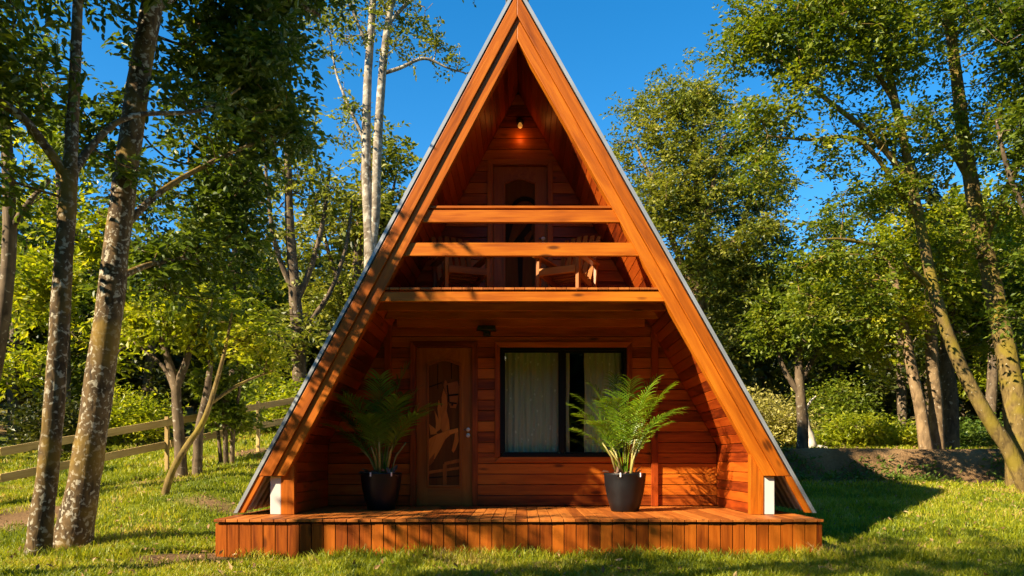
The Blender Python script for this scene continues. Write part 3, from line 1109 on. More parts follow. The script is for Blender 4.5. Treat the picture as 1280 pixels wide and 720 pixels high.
rails_ = [([(90, 572), (160, 556), (160, 572), (90, 588)], .008), ([(22, 612), (160, 592), (160, 604), (22, 626)], .008), ([(84, 580), (100, 580), (100, 676), (84, 676)], .009),
          ([(26, 560), (50, 530), (44, 570), (24, 590)], .018)]
lines = [([(24, 640), (158, 632), (158, 636), (24, 645)], .006), ([(60, 130), (63, 130), (63, 240), (60, 240)], .005), ([(24, 230), (80, 210), (80, 214), (24, 235)], .005), ([(120, 120), (123, 120), (123, 196), (120, 196)], .005)]
make_door(DOOR_LO, [(mane + body, M['carve'], 'horse_relief'), (head + rails_, M['door'], 'relief_background'), (bridle + lines, M['carve_black'], 'relief_lines')])
# the upper door: dark horse with a looped rein
loop = []
arc_o = [(50 + 62 - 62 * math.cos(t), 262 - 66 * math.sin(t)) for t in np.linspace(0, math.pi * .86, 12)]
arc_i = [(50 + 62 - 46 * math.cos(t), 262 - 46 * math.sin(t)) for t in np.linspace(0, math.pi * .86, 12)]
loop = [(arc_o + arc_i[::-1], .02)]
hb = [([(30, 300), (70, 270), (120, 260), (150, 300), (140, 350), (150, 400), (120, 440), (80, 430), (40, 450), (24, 400)], .013),
      ([(78, 470), (104, 470), (100, 640), (84, 640)], .008)]
hl = [([(60, 330), (140, 300), (110, 350), (60, 420), (34, 430)], .018), ([(108, 400), (140, 360), (146, 380), (120, 430)], .017), ([(112, 180), (118, 172), (122, 196), (110, 204)], .012)]
make_door(DOOR_UP, [(loop + hb, M['carve_black'], 'horse_relief'), (hl, M['carve_dark'], 'relief_background')])

# window
wn_ = MB()
x0, x1, z0, z1 = WIN
fw = .045
frame(wn_, (x0 + fw, x1 - fw, z0 + fw, z1 - fw), fw, YW - .012, YW + .08, True)
win = cb(wn_, 'window', M['black_frame'], bevel=.004)
st = MB()
st.box(.505, .565, YW + .005, YW + .04, z0 + fw, z1 - fw, (0, 0, 1))
for a, b_, yy in ((x0 + fw, .505, .012), (.565, x1 - fw, .03)):
    frame(st, (a + .022, b_ - .022, z0 + fw + .022, z1 - fw - .022), .022, YW + yy, YW + yy + .03, True)
cb(st, 'sash', M['black_frame'], win, bevel=.003)
for a, b_, yy in ((x0 + fw + .02, .51, .026), (.56, x1 - fw - .02, .044)):
    gp = MB(); gp.quad((a, YW + yy, z0 + fw + .02), (b_, YW + yy, z0 + fw + .02), (b_, YW + yy, z1 - fw - .02), (a, YW + yy, z1 - fw - .02))
    cb(gp, 'pane', M['glass'], win)
tr_ = MB()
frame(tr_, WIN, .07, YW - .03, YW + .02, True)
cb(tr_, 'window_trim', M['wall'], bevel=.005)
# inside floor, ceiling and partition so that the room is closed
rm = MB()
rm.box(-2.6, 2.6, YW + .12, YB - .06, DZ + .002, DZ + .02)
rm.box(-1.6, 1.6, YW + .12, YB - .06, 2.93, 2.96)
rm.box(-2.6, 2.6, YW + 2.6, YW + 2.64, DZ + .03, 2.92)
cb(rm, 'interior', M['dark_room'])


# ------------------------------------------------------------------ curtains
def curtain(x0, x1, label, ph):
    nx, nz = 140, 24
    V = []
    for j in range(nz + 1):
        z = 0.55 + (2.62 - .55) * j / nz
        for i in range(nx + 1):
            t = i / nx
            xx = x0 + (x1 - x0) * t
            am = .026 * (1 - .25 * j / nz)
            yy = YW + .21 + am * math.sin(xx * 78 + ph + .25 * math.sin(j * .35 + xx * 9)) + .012 * math.sin(xx * 31 + ph * 2) + .004 * math.sin(j * .6 + xx * 40)
            V.append((xx + .006 * math.sin(j * .5 + i * .3) - (x0 + x1) / 2, yy - (YW + .21), z - .55))
    fs = [(j * (nx + 1) + i, j * (nx + 1) + i + 1, (j + 1) * (nx + 1) + i + 1, (j + 1) * (nx + 1) + i) for j in range(nz) for i in range(nx)]
    me = fast_mesh('curtain', V, fs, True)
    o = link('curtain', me, M['curtain'], None, ((x0 + x1) / 2, YW + .21, .55))
    tag(o, label, 'curtain', 'curtains behind the ground floor window')


curtain(-.34, .645, 'wide pale pleated curtain filling the left pane of the black framed window', .3)
curtain(.845, 1.42, 'narrower pale pleated curtain behind the right pane, partly hidden by the bright potted palm', 1.9)

# ------------------------------------------------------------------ wall lamps
t = empty('wall_lamp', (-.475, YW, 2.74))
tag(t, 'unlit black wall lamp above the ground floor between door and window', 'lamp', 'lamps on the cabin front wall')
b_ = MB(); b_.box(-.05, .05, -.03, .0, -.06, .06); b_.box(-.03, .03, -.10, -.031, -.045, .0); b_.build('bracket', M['black_lamp'], t, .004)
b_ = MB(); b_.prism([(-.13, .0), (.13, .0), (.115, .06), (-.115, .06)], -.17, -.035); b_.build('lamp_shade', M['black_lamp'], t, .008)
t = empty('wall_lamp', (-.03, YW, 5.55))
tag(t, 'glowing bulb in a black socket high in the gable above the upper door', 'lamp', 'lamps on the cabin front wall')
b_ = MB(); b_.lathe([(.001, 0), (.05, 0), (.05, .02), (.001, .022)], (0, -.003, 0), 20, 'y'); b_.tube([(0, -.02, 0), (0, -.08, 0), (0, -.095, -.02)], .012); b_.build('bracket', M['black_lamp'], t)
b_ = MB(); b_.lathe([(.001, .06), (.03, .06), (.034, .03), (.034, -.0), (.001, -.002)], (0, -.095, -.045), 20); b_.build('socket', M['black_lamp'], t)
b_ = MB(); b_.lathe([(.014, .0), (.02, -.012), (.03, -.03), (.032, -.045), (.026, -.062), (.012, -.073), (.001, -.076)], (0, -.095, -.045), 20); b_.build('bulb', M['bulb'], t)
ld = bpy.data.lights.new('bulb_light', 'POINT'); ld.energy = 0.22; ld.color = (1.0, .30, .05); ld.shadow_soft_size = .04
lo = bpy.data.objects.new('bulb_light', ld); lo.location = (0, -.07, -.22); lo.parent = t; COL.objects.link(lo)


# ------------------------------------------------------------------ balcony armchairs
def armchair(loc, rz, label):
    """faces -Y; slatted timber armchair with a raked back"""
    t = empty('armchair', loc, rz)
    tag(t, label, 'armchair', 'timber armchairs on the balcony')
    w2 = .26
    for sx in (-1, 1):
        mb = MB(); mb.box(sx * w2 - .022, sx * w2 + .022, -.03, .03, 0, .50, (0, 0, 1)); mb.build('leg', M['chair'], t, .004)
        mb = MB(); mb.beam((sx * w2, .50, 0), (sx * w2, .58, .50), .04, .045, (0, 1, 0)); mb.build('leg', M['chair'], t, .004)
        mb = MB(); mb.beam((sx * w2, -.09, .515), (sx * w2, .60, .50), .09, .025); mb.build('armrest', M['chair'], t, .006)
        mb = MB(); mb.beam((sx * (w2 - .04), -.03, .315), (sx * (w2 - .04), .52, .22), .03, .08); mb.build('side_rail', M['chair'], t, .004)
    mb = MB()
    mb.box(-w2 + .022, w2 - .022, -.045, -.005, .28, .365, (1, 0, 0))
    for i in range(6):
        y = .01 + i * .085
        mb.beam((-w2 + .03, y + .035, .372 - .17 * (y + .03)), (w2 - .03, y + .035, .372 - .17 * (y + .03)), .075, .018)
    mb.build('seat', M['chair'], t, .004)
    mb = MB()
    for i in range(6):
        x = -.2 + i * .08
        mb.beam((x, .47, .27), (x * 1.12, .78, .95 - abs(i - 2.5) * .012), .06, .018, (0, -1, .5))
    mb.beam((-w2 + .03, .60, .50), (w2 - .03, .60, .50), .03, .05)
    mb.beam((-w2 + .03, .735, .82), (w2 - .03, .735, .82), .02, .05)
    mb.build('backrest', M['chair'], t, .004)


armchair((-.665, 9.15, 2.972), R(21), 'left wooden armchair on the balcony, angled towards the door')
armchair((.43, 9.15, 2.972), R(-27), 'right wooden armchair on the balcony, its slatted back rising above the lower rail')


# ------------------------------------------------------------------ potted palms
def frond(base, az, tilt, L, arch, nleaf, ll, rng, width=.018, hang=.3):
    """rachis curve plus a strip per leaflet; returns verts, quads"""
    hd = np.array([math.cos(az), math.sin(az), 0])
    pts = []
    p = np.array(base, float)
    ns = 18
    a = tilt
    for i in range(ns + 1):
        pts.append(p.copy())
        p = p + (hd * math.sin(a) + np.array([0, 0, math.cos(a)])) * L / ns
        a += arch / ns * (0.4 + 1.2 * i / ns)
    pts = np.array(pts)
    V, Fq = [], []
    segs = [(pts[i], pts[i + 1], .0075 * (1 - .8 * i / ns), .0075 * (1 - .8 * (i + 1) / ns)) for i in range(ns)]
    tv, tf = tubes(segs, 4)
    V.append(tv); Fq.append(tf); off = len(tv)
    tan = unit(np.gradient(pts, axis=0))
    side = unit(np.cross(tan, np.array([0, 0, 1.0]) + hd * .01))
    for k in range(nleaf):
        t = .34 + .66 * (k + .5) / nleaf
        f_ = t * ns
        i = min(int(f_), ns - 1); fr = f_ - i
        b_ = pts[i] * (1 - fr) + pts[i + 1] * fr
        tg = tan[i]; sd_ = side[i]
        nrm = np.cross(sd_, tg)
        prof = math.sin(math.pi * min(1, (t - .30) / .72)) ** .6
        for sg in (-1, 1):
            l_ = ll * (.35 + .75 * prof) * rng.uniform(.88, 1.1)
            fwd = .45 + .75 * t + rng.uniform(-.2, .2)
            d_ = unit(sd_ * sg + tg * fwd + nrm * rng.uniform(.1, .4))
            wv = unit(np.cross(d_, nrm)) * width * .5
            q = b_.copy(); rows = []
            for m_ in range(5):
                tt = m_ / 4
                ww = wv * (math.sin(math.pi * (.12 + .86 * tt)) ** .7 if tt < 1 else .08)
                rows += [q - ww, q + ww]
                d_ = unit(d_ + np.array([0, 0, -hang * (.3 + tt)]) * .5)
                q = q + d_ * l_ / 4
            V.append(np.array(rows))
            Fq.append(np.array([[2 * m_, 2 * m_ + 1, 2 * m_ + 3, 2 * m_ + 2] for m_ in range(4)]) + off)
            off += 10
    return np.concatenate(V), np.concatenate(Fq)


def potted_palm(loc, label, fr, lmat, seed, hang, ll, nstem=9, npair=25, wid=.016, kt=1.0, kl=1.0):
    rng = np.random.default_rng(seed)
    t = empty('potted_palm', loc)
    tag(t, label, 'potted palm', 'palms in black pots on the deck')
    mb = MB()
    mb.lathe([(.001, .0), (.155, .0), (.168, .012), (.20, .12), (.228, .24), (.246, .36), (.252, .44), (.256, .452), (.252, .462), (.240, .462), (.236, .45), (.228, .36), (.225, .35)], n=48)
    pot = mb.build('pot', M['pot'], t)
    for a in (-1.9, -.9):
        mb = MB(); mb.box(-.008, .008, -.012, .0, .0, .05)
        k = mb.build('hanger_clip', M['steel'], pot)
        k.location = (.255 * math.cos(a), .255 * math.sin(a), .42); k.rotation_euler = (0, 0, a + math.pi / 2)
    mb = MB(); mb.lathe([(.226, .425), (.15, .437), (.05, .448), (.001, .45)], n=32); mb.build('soil', M['soil'], t)
    V, Fq = leaves(np.stack([rng.uniform(-.17, .17, 60), rng.uniform(-.17, .17, 60), rng.uniform(.43, .475, 60)], 1), .10, rng, -.15, .5, True)
    link('husks', fast_mesh('husks', V, Fq), M['husk'], t)
    for i in range(nstem):
        a = rng.uniform(0, 6.28); r = rng.uniform(.02, .12)
        b0 = Vector((r * math.cos(a), r * math.sin(a), .42))
        lean = rng.uniform(.05, .22)
        hgt = rng.uniform(.3, .55)
        p1 = b0 + Vector((math.cos(a) * lean * .5, math.sin(a) * lean * .5, hgt * .6))
        p2 = b0 + Vector((math.cos(a) * lean * 1.2, math.sin(a) * lean * 1.2, hgt))
        mb = MB(); mb.tube([b0, p1, p2], [.017, .013, .008], 8); mb.build('stem', M['stem'], t)
    for (az_, tilt, L, arch) in fr:
        r = rng.uniform(.02, .07)
        V, Fq = frond((r * math.cos(az_), r * math.sin(az_), .46), az_ + rng.normal() * .1, kt * tilt * rng.uniform(.85, 1.2), kl * L * rng.uniform(.9, 1.08), arch * rng.uniform(.8, 1.3), npair, ll, rng, wid, hang)
        link('frond', fast_mesh('frond', V, Fq, False), lmat, t)
    return t


D = math.radians
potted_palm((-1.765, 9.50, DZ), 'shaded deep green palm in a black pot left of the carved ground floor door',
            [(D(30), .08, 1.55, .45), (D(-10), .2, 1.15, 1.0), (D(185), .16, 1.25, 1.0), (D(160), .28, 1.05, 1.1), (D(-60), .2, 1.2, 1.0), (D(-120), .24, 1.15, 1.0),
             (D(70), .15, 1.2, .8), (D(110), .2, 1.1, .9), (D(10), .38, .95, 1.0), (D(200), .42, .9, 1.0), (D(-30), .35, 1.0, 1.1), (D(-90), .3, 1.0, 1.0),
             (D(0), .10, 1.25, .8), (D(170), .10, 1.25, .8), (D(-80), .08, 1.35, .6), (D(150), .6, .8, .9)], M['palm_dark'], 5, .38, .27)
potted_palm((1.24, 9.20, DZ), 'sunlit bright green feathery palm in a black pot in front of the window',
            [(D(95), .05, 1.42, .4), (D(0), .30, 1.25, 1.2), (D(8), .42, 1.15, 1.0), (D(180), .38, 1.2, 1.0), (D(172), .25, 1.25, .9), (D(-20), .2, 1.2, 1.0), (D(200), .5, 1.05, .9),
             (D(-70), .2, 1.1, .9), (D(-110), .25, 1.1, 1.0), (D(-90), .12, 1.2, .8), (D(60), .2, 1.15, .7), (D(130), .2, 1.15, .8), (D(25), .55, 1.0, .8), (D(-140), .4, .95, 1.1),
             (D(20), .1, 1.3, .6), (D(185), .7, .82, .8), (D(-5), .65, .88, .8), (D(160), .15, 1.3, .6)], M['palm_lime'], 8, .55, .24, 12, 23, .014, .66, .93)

# ------------------------------------------------------------------ fence on the left slope
fen = empty('timber_fence', tuple(G(100, 12.5)))
tag(fen, 'two-rail weathered timber fence climbing the grassy slope', 'fence')
fo = np.array(fen.location)
ends = {'hi': [(-140, 590), (0, 565), (370, 500), (440, 488)], 'lo': [(-140, 634), (0, 598), (365, 524), (440, 509)]}
Ys = [10.3, 11.4, 16.0, 17.5]
for key in ('hi', 'lo'):
    pts = [P(*ends[key][i], Ys[i]) for i in range(4)]
    for a, b_ in zip(pts[:-1], pts[1:]):
        # stretches of board about 2.4 m long
        nn = max(1, int(np.linalg.norm(b_ - a) / 2.6 + .5))
        for i in range(nn):
            p, q = a + (b_ - a) * (i / nn + .002), a + (b_ - a) * ((i + 1) / nn - .002)
            mb = MB(); mb.beam(tuple(p - fo), tuple(q - fo), .035, .125); mb.build('rail', M['fence'], fen, .005)
A_, B_ = P(0, 565, 11.4), P(370, 500, 16.0)
for k in (-.25, .12, .47, .82, 1.12):
    p = A_ + (B_ - A_) * k
    gz = float(terrain(p[0], p[1] + .07))
    mb = MB(); mb.beam((p[0] - fo[0] + .02, p[1] - fo[1] + .07, gz - .3 - fo[2]), (p[0] - fo[0] + .02, p[1] - fo[1] + .07, p[2] + .12 - fo[2]), .065, .065, (0, 1, 0))
    mb.build('post', M['fence'], fen, .006)


# ------------------------------------------------------------------ trees
def TP(Y, *pts, dz=-.12):
    """trunk path from picture points at distance Y (or (px,py,Y)); the first point drops to the terrain"""
    out = [G(pts[0][0], Y, dz)]
    for p in pts[1:]:
        out.append(P(p[0], p[1], p[2] if len(p) > 2 else Y))
    return out


# -- left foreground
tree('slender_tree', 'slender lichen-spotted tree, the nearer and thinner of the two trunks on the left lawn', 'tree',
     [(TP(7.75, (45, 705), (53, 640), (63, 560), (72, 440), (80, 320), (87, 215)), [.135, .11, .098, .092, .085, .08]),
      ([P(87, 215, 7.75), P(92, 130, 7.8), (P(97, 10, 7.9)), P(102, -130, 8.0), P(110, -260, 8)], [.07, .055, .048, .04, .025]),
      ([P(86, 225, 7.75), P(55, 180, 7.6), P(20, 140, 7.4), P(-60, 90, 7.2), P(-120, 0, 7.0)], [.055, .045, .04, .032, .02]),
      ([P(88, 222, 7.75), P(120, 176, 8), P(165, 145, 8.3), P(250, 138, 8.9), P(300, 110, 9.4)], [.045, .035, .028, .02, .012])],
     [E(30, 40, 7.7, .9), E(-80, 20, 7.2, 1.2), E(120, -60, 8, 1.0), E(40, -160, 8, 1.3), E(160, -220, 8.2, 1.3), E(15, 250, 7.9, .35), E(140, 60, 8.4, .5), E(-60, 210, 7.4, .7),
      E(-125, 60, 6.7, .7), E(160, 215, 8.6, .35), E(250, 120, 9.3, .6), E(110, 140, 8.0, .3), E(-160, -160, 7, 1.4)],
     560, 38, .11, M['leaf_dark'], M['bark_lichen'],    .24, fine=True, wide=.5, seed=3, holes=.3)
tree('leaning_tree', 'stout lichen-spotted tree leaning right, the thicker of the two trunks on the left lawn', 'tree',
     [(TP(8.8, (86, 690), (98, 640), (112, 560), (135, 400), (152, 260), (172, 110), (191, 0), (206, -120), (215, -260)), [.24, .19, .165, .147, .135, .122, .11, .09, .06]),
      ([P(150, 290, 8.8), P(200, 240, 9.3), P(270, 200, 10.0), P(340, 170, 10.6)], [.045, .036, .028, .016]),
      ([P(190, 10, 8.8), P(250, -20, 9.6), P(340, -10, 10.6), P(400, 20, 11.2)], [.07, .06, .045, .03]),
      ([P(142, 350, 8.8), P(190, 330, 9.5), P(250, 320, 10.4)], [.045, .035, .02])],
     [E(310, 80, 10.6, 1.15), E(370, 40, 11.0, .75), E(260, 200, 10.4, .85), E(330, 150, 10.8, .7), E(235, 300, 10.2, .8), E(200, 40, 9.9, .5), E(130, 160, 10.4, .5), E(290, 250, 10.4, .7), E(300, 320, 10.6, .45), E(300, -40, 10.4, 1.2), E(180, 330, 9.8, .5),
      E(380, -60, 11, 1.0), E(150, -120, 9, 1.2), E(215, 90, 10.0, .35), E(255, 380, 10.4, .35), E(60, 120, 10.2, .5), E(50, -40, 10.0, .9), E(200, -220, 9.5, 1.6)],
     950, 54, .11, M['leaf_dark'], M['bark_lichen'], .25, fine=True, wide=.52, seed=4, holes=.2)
def V3(*p):
    return np.array(p, float)


tree('lawn_tree', 'tree on the lawn left of the camera whose crown dapples the deck with shade', 'tree',
     [([V3(-8.0, 4.2, -.1), V3(-7.9, 4.3, 1.8), V3(-7.6, 4.5, 3.6), V3(-7.4, 4.6, 5.6)], [.17, .14, .11, .05])],
     [(V3(-7.3, 4.8, 4.6), (1.1, 1.0, .7)), (V3(-7.0, 4.0, 5.6), (1.1, 1.1, .7)), (V3(-7.8, 5.0, 5.9), (1.0, .9, .6)), (V3(-7.2, 5.2, 6.6), (.9, .9, .5)), (V3(-6.8, 3.4, 4.3), (.8, .8, .5))],
     120, 24, .11, M['leaf_mid'], M['bark_lichen'], .22, seed=61, holes=.4)
tree('lawn_tree', 'taller tree on the lawn left of the camera that shades the near grass', 'tree',
     [([V3(-8.6, .4, -.1), V3(-8.5, .5, 2.5), V3(-8.2, .5, 5), V3(-8.0, .4, 7.6), V3(-8.0, -.2, 10.2)], [.22, .19, .15, .11, .04])],
     [(V3(-8.0, .6, 6.2), (1.5, 1.4, .8)), (V3(-7.6, .0, 7.6), (1.5, 1.3, .8)), (V3(-8.4, 1.4, 7.2), (1.3, 1.2, .7)), (V3(-7.2, 1.2, 5.4), (1.1, 1.1, .6)), (V3(-8.8, -.6, 5.8), (1.2, 1.2, .7)), (V3(-8.0, -.4, 9.4), (1.7, 1.4, .8)), (V3(-7.8, -1.4, 10.2), (1.5, 1.3, .7)), (V3(-8.2, .1, 10.3), (1.3, 1.0, .6))],
     430, 34, .12, M['leaf_mid'], M['bark_lichen'], .27, seed=62, holes=.3)
tree('edge_tree', 'thin dark tree at the far left edge behind the two lichen-spotted trunks', 'tree',
     [(TP(11.0, (-45, 590), (-12, 480), (4, 390), (12, 290), (8, 180), (-5, 40), (-10, -80)), [.13, .11, .10, .09, .075, .06, .04]),
      ([P(12, 290, 11), P(35, 255, 11), P(62, 225, 11.2)], [.05, .04, .03])],
     [E(20, 210, 11, .7), E(60, 260, 11.4, .5), E(-30, 120, 11, 1.1), E(30, 60, 11.4, .8), E(-40, -60, 11, 1.3), E(0, 300, 11.3, .4)],
     170, 30, .10, M['leaf_dark'], M['bark_brown'], .26, seed=5)
# -- left slope
tree('young_tree', 'young twin-stemmed tree with sunlit lime leaves standing on the slope in front of the fence', 'tree',
     [(TP(13.0, (228, 585), (224, 540), (221, 505), (219, 478), (207, 440), (198, 405), (190, 370)), [.11, .09, .08, .075, .055, .04, .02]),
      ([P(220, 485, 13), P(232, 455, 13), (P(240, 425, 13)), P(248, 390, 13.1)], [.07, .06, .045, .03]),
      ([G(246, 13.0, -.1), P(249, 540, 13.0), P(256, 505, 13.0), P(262, 465, 13.1), P(264, 420, 13.2), P(262, 380, 13.2)], [.09, .075, .065, .05, .035, .02]),
      ([P(221, 500, 13), P(205, 460, 13.2), P(170, 430, 13.5), P(140, 410, 13.6)], [.045, .035, .03, .015])],
     [E(215, 400, 13, .8, rz=.5), E(165, 400, 13.4, .7, rz=.4), E(255, 395, 13.1, .6, rz=.45), E(200, 350, 13.2, .7, rz=.4), E(300, 400, 13.3, .5, rz=.3), E(150, 450, 13.4, .35, rz=.25), E(290, 450, 13.4, .4, rz=.25)],
     330, 26, .12, M['leaf_lime'], M['bark_brown'], .24, seed=6, droop=.4, holes=.3)
tree('leaning_sapling', 'bare leaning sapling stem slanting across the lawn below the fence', 'tree',
     [(TP(11.3, (203, 622), (215, 590), (232, 560), (255, 525), (270, 480), (283, 430), (290, 390)), [.06, .052, .048, .042, .034, .024, .014]),
      ([P(262, 505, 11.3), P(300, 480, 11.5), P(345, 462, 11.8)], [.03, .022, .012])],
     [E(290, 390, 11.4, .3), E(320, 420, 11.6, .35), E(340, 455, 11.9, .3)],
     70, 20, .10, M['leaf_lime'], M['bark_mossy'], .2, seed=7)
tree('shrubby_tree', 'small bushy dark green tree with several thin stems, in front of the fence rails', 'tree',
     [(TP(14.0, (283, 560), (281, 530), (279, 500), (276, 465)), [.05, .045, .04, .02]),
      ([G(290, 14.0, -.1), P(292, 530, 14), P(298, 495, 14), P(303, 465, 14)], [.045, .04, .03, .02]),
      ([G(277, 14.1, -.1), P(272, 535, 14.1), P(264, 505, 14.1)], [.04, .03, .02])],
     [E(285, 500, 14, .45, rz=.35), E(305, 520, 14, .35, rz=.25), E(270, 480, 14, .35), E(300, 470, 14.1, .4), E(270, 530, 14, .25)],
     150, 24, .11, M['leaf_mid'], M['bark_brown'], .17, seed=8)
tree('bare_tree', 'tall half-bare tree with dark upright limbs between the shady foliage and the twin pale trunks', 'tree',
     [(TP(19.0, (377, 505), (373, 440), (368, 360), (362, 280), (360, 190), (362, 120)), [.2, .17, .14, .11, .08, .04]),
      ([P(369, 380, 19), P(390, 330, 19.2), P(405, 270, 19.3), P(412, 210, 19.4)], [.09, .075, .055, .03]),
      ([P(369, 370, 19), P(345, 310, 18.8), P(335, 240, 18.7), P(330, 180, 18.7)], [.08, .06, .045, .02]),
      ([P(372, 420, 19), P(410, 370, 19.3), P(432, 310, 19.6), P(440, 250, 19.8)], [.08, .06, .05, .025])],
     [E(350, 210, 19, 1.2), E(400, 240, 19.3, 1.0), E(330, 300, 18.8, .8), E(395, 330, 19.3, .8), E(355, 150, 19, .9), E(385, 410, 18.6, .9, rz=.5), E(340, 430, 18.4, .9, rz=.5)],
     380, 13, .15, M['leaf_olive'], M['bark_brown'], .34, seed=9, shell=.8, r_tip=.009)
tree('bushy_tree', 'leafy olive tree behind the twin pale trunks, beside the left roof edge', 'tree',
     [(TP(23.0, (440, 520), (440, 420), (446, 330), (452, 250), (455, 190)), [.2, .17, .14, .10, .05]),
      ([P(442, 400, 23), P(415, 330, 23), P(400, 270, 23)], [.09, .07, .03]), ([P(445, 350, 23), P(480, 280, 23), P(495, 220, 23)], [.09, .07, .03])],
     [E(430, 250, 23, 1.3), E(470, 210, 23, 1.2), E(480, 260, 23, 1.1), E(420, 330, 22.8, 1.4), E(450, 300, 23, 1.3), E(395, 290, 23, .9), E(495, 200, 23.2, .6), E(410, 390, 22.6, 1.2)],
     430, 30, .17, M['leaf_olive'], M['bark_brown'], .36, seed=10)
tree('birch', 'tall twin-trunked pale barked tree rising behind the left roof slope', 'tree',
     [(TP(18.0, (458, 560), (459, 450), (461, 370), (463, 312), (458, 220), (459, 110), (465, 20), (470, -90), (474, -200)), [.2, .18, .165, .15, .115, .10, .085, .065, .03]),
      ([P(462, 325, 18), P(469, 270, 18), P(472, 180, 18), P(479, 80, 18), P(490, -10, 18), P(498, -120, 18), P(505, -220, 18)], [.12, .115, .105, .095, .08, .06, .03]),
      ([P(477, 92, 18), P(500, 85, 18), P(530, 73, 18), P(560, 85, 18.1), P(585, 92, 18.2)], [.05, .042, .035, .022, .012]),
      ([P(485, 30, 18), P(520, -5, 18), P(560, -20, 18)], [.05, .04, .02]),
      ([P(458, 180, 18), P(435, 130, 18), P(420, 90, 18), P(412, 40, 18)], [.045, .035, .025, .015]),
      ([P(460, 60, 18), P(440, 10, 18), P(425, -50, 18)], [.045, .035, .02])],
     [E(545, 60, 18, .85), E(575, 70, 18.1, .45), E(520, 10, 18, 1.0), E(560, 10, 18, .6), E(480, -10, 18, 1.1), E(430, 50, 18, .9), E(440, 130, 18, .7), E(420, 0, 18, 1.0), E(500, -90, 18, 1.6), E(430, 175, 18, .45),
      E(580, -40, 18, .9), E(500, 60, 17.8, .6)],
     460, 15, .11, M['leaf_olive'], M['bark_pale'], .26, seed=12, shell=.8, r_tip=.006, wob=.03, holes=.2)

# -- right side
tree('broad_tree', 'broad round-crowned olive green tree behind the right roof slope', 'tree',
     [(TP(25.0, (868, 560), (869, 470), (872, 380), (876, 300), (872, 220), (866, 150)), [.32, .27, .23, .19, .14, .07]),
      ([P(872, 400, 25), P(905, 330, 25), P(935, 260, 25), P(950, 200, 25)], [.14, .11, .08, .03]),
      ([P(873, 370, 25), P(840, 300, 25), P(815, 230, 25), P(795, 180, 25)], [.13, .10, .07, .03]),
      ([P(874, 320, 25), P(890, 240, 24.6), P(905, 170, 24.4)], [.12, .09, .03])],
     [E(850, 135, 25.0, 1.40), E(880, 110, 25.0, 1.05), E(900, 180, 25.0, 1.75), E(830, 200, 25.0, 1.52), E(790, 170, 25.0, 1.05), E(770, 210, 25.0, 0.82), E(950, 235, 25.0, 1.17), E(860, 260, 25.0, 1.99), E(920, 290, 24.8, 1.75), E(820, 270, 25.0, 1.29),
      E(900, 360, 25.0, 1.75), E(940, 350, 25.0, 1.29), E(960, 300, 25.0, 0.94), E(790, 130, 25.2, 0.58), E(935, 180, 25.0, 0.94), E(860, 330, 25.0, 1.40), E(890, 430, 25.0, 1.05)],
     1150, 66, .13, M['leaf_olive'], M['bark_tan'], .36, seed=13, holes=.18)
tree('sloping_tree', 'long trunk leaning steeply left over the earth bank on the right', 'tree',
     [(TP(13.6, (1288, 600), (1262, 565), (1230, 515), (1195, 445), (1168, 365), (1148, 270), (1132, 190), (1115, 110), (1100, 20), (1085, -90)), [.15, .13, .12, .108, .095, .085, .075, .065, .05, .03]),
      ([P(1165, 360, 13.6), P(1110, 315, 13.4), P(1060, 300, 13.2), P(1020, 300, 13)], [.05, .04, .03, .015]),
      ([P(1140, 230, 13.6), P(1090, 170, 13.4), P(1040, 130, 13.2), P(990, 90, 13.1), P(950, 60, 13)], [.06, .05, .04, .028, .012]),
      ([P(1120, 130, 13.6), P(1070, 50, 13.5), P(1020, -10, 13.4)], [.05, .04, .02]),
      ([P(1150, 280, 13.6), P(1080, 180, 13.0), P(1010, 175, 12.8), P(960, 170, 12.7)], [.045, .035, .025, .012])],
     [E(970, 60, 13, .75), E(1000, 20, 13.2, .9), E(1040, 90, 13.2, .8), E(1000, 120, 13, .7), E(1060, 20, 13.4, 1.0), E(1110, 60, 13.4, .9), E(960, 150, 12.9, .55), E(1040, 190, 13, .45), E(1120, 150, 13.3, .7), E(940, 60, 13, .5),
      E(1060, -70, 13.4, 1.4), E(1100, 240, 13.2, .55), E(1040, 310, 13.1, .6), E(1095, 320, 13.2, .6), E(1010, 330, 13, .45), E(930, 30, 13, .5), E(1080, 380, 13.2, .6), E(1010, 390, 13.2, .5), E(1060, 250, 13, .4), E(1140, 290, 13.0, .5), E(950, 205, 12.8, .35)],
     1050, 46, .088, M['leaf_mid'], M['bark_mossy'], .25, seed=14, holes=.25)
tree('tall_tree', 'tall straight trunk with sunlit flecked bark near the right edge, behind the leaning trunk', 'tree',
     [(TP(14.4, (1274, 590), (1270, 520), (1262, 460), (1250, 400), (1238, 340), (1222, 270), (1208, 190), (1195, 90), (1185, 0), (1178, -120)), [.23, .20, .185, .175, .16, .14, .12, .10, .08, .05]),
      ([P(1215, 230, 14.4), P(1180, 170, 14.2), P(1150, 130, 14)], [.07, .05, .02]),
      ([P(1228, 300, 14.4), P(1262, 230, 14.6), P(1290, 150, 14.8), P(1310, 60, 15)], [.09, .07, .055, .03])],
     [E(1190, 60, 14.3, 1.1), E(1150, 20, 14.1, 1.0), E(1240, 90, 14.5, 1.0), E(1200, 160, 14.2, .8), E(1250, 180, 14.6, .9), E(1160, 190, 13.9, .6), E(1290, 120, 14.8, 1.1), E(1210, -70, 14.3, 1.4), E(1280, 20, 14.8, 1.2), E(1280, 270, 14.8, .8),
      E(1230, 260, 14.2, .6), E(1190, 290, 13.9, .6), E(1250, 330, 14.4, .6), E(1180, 350, 14.0, .5)],
     760, 45, .088, M['leaf_mid'], M['bark_mossy'], .26, seed=15, holes=.22)
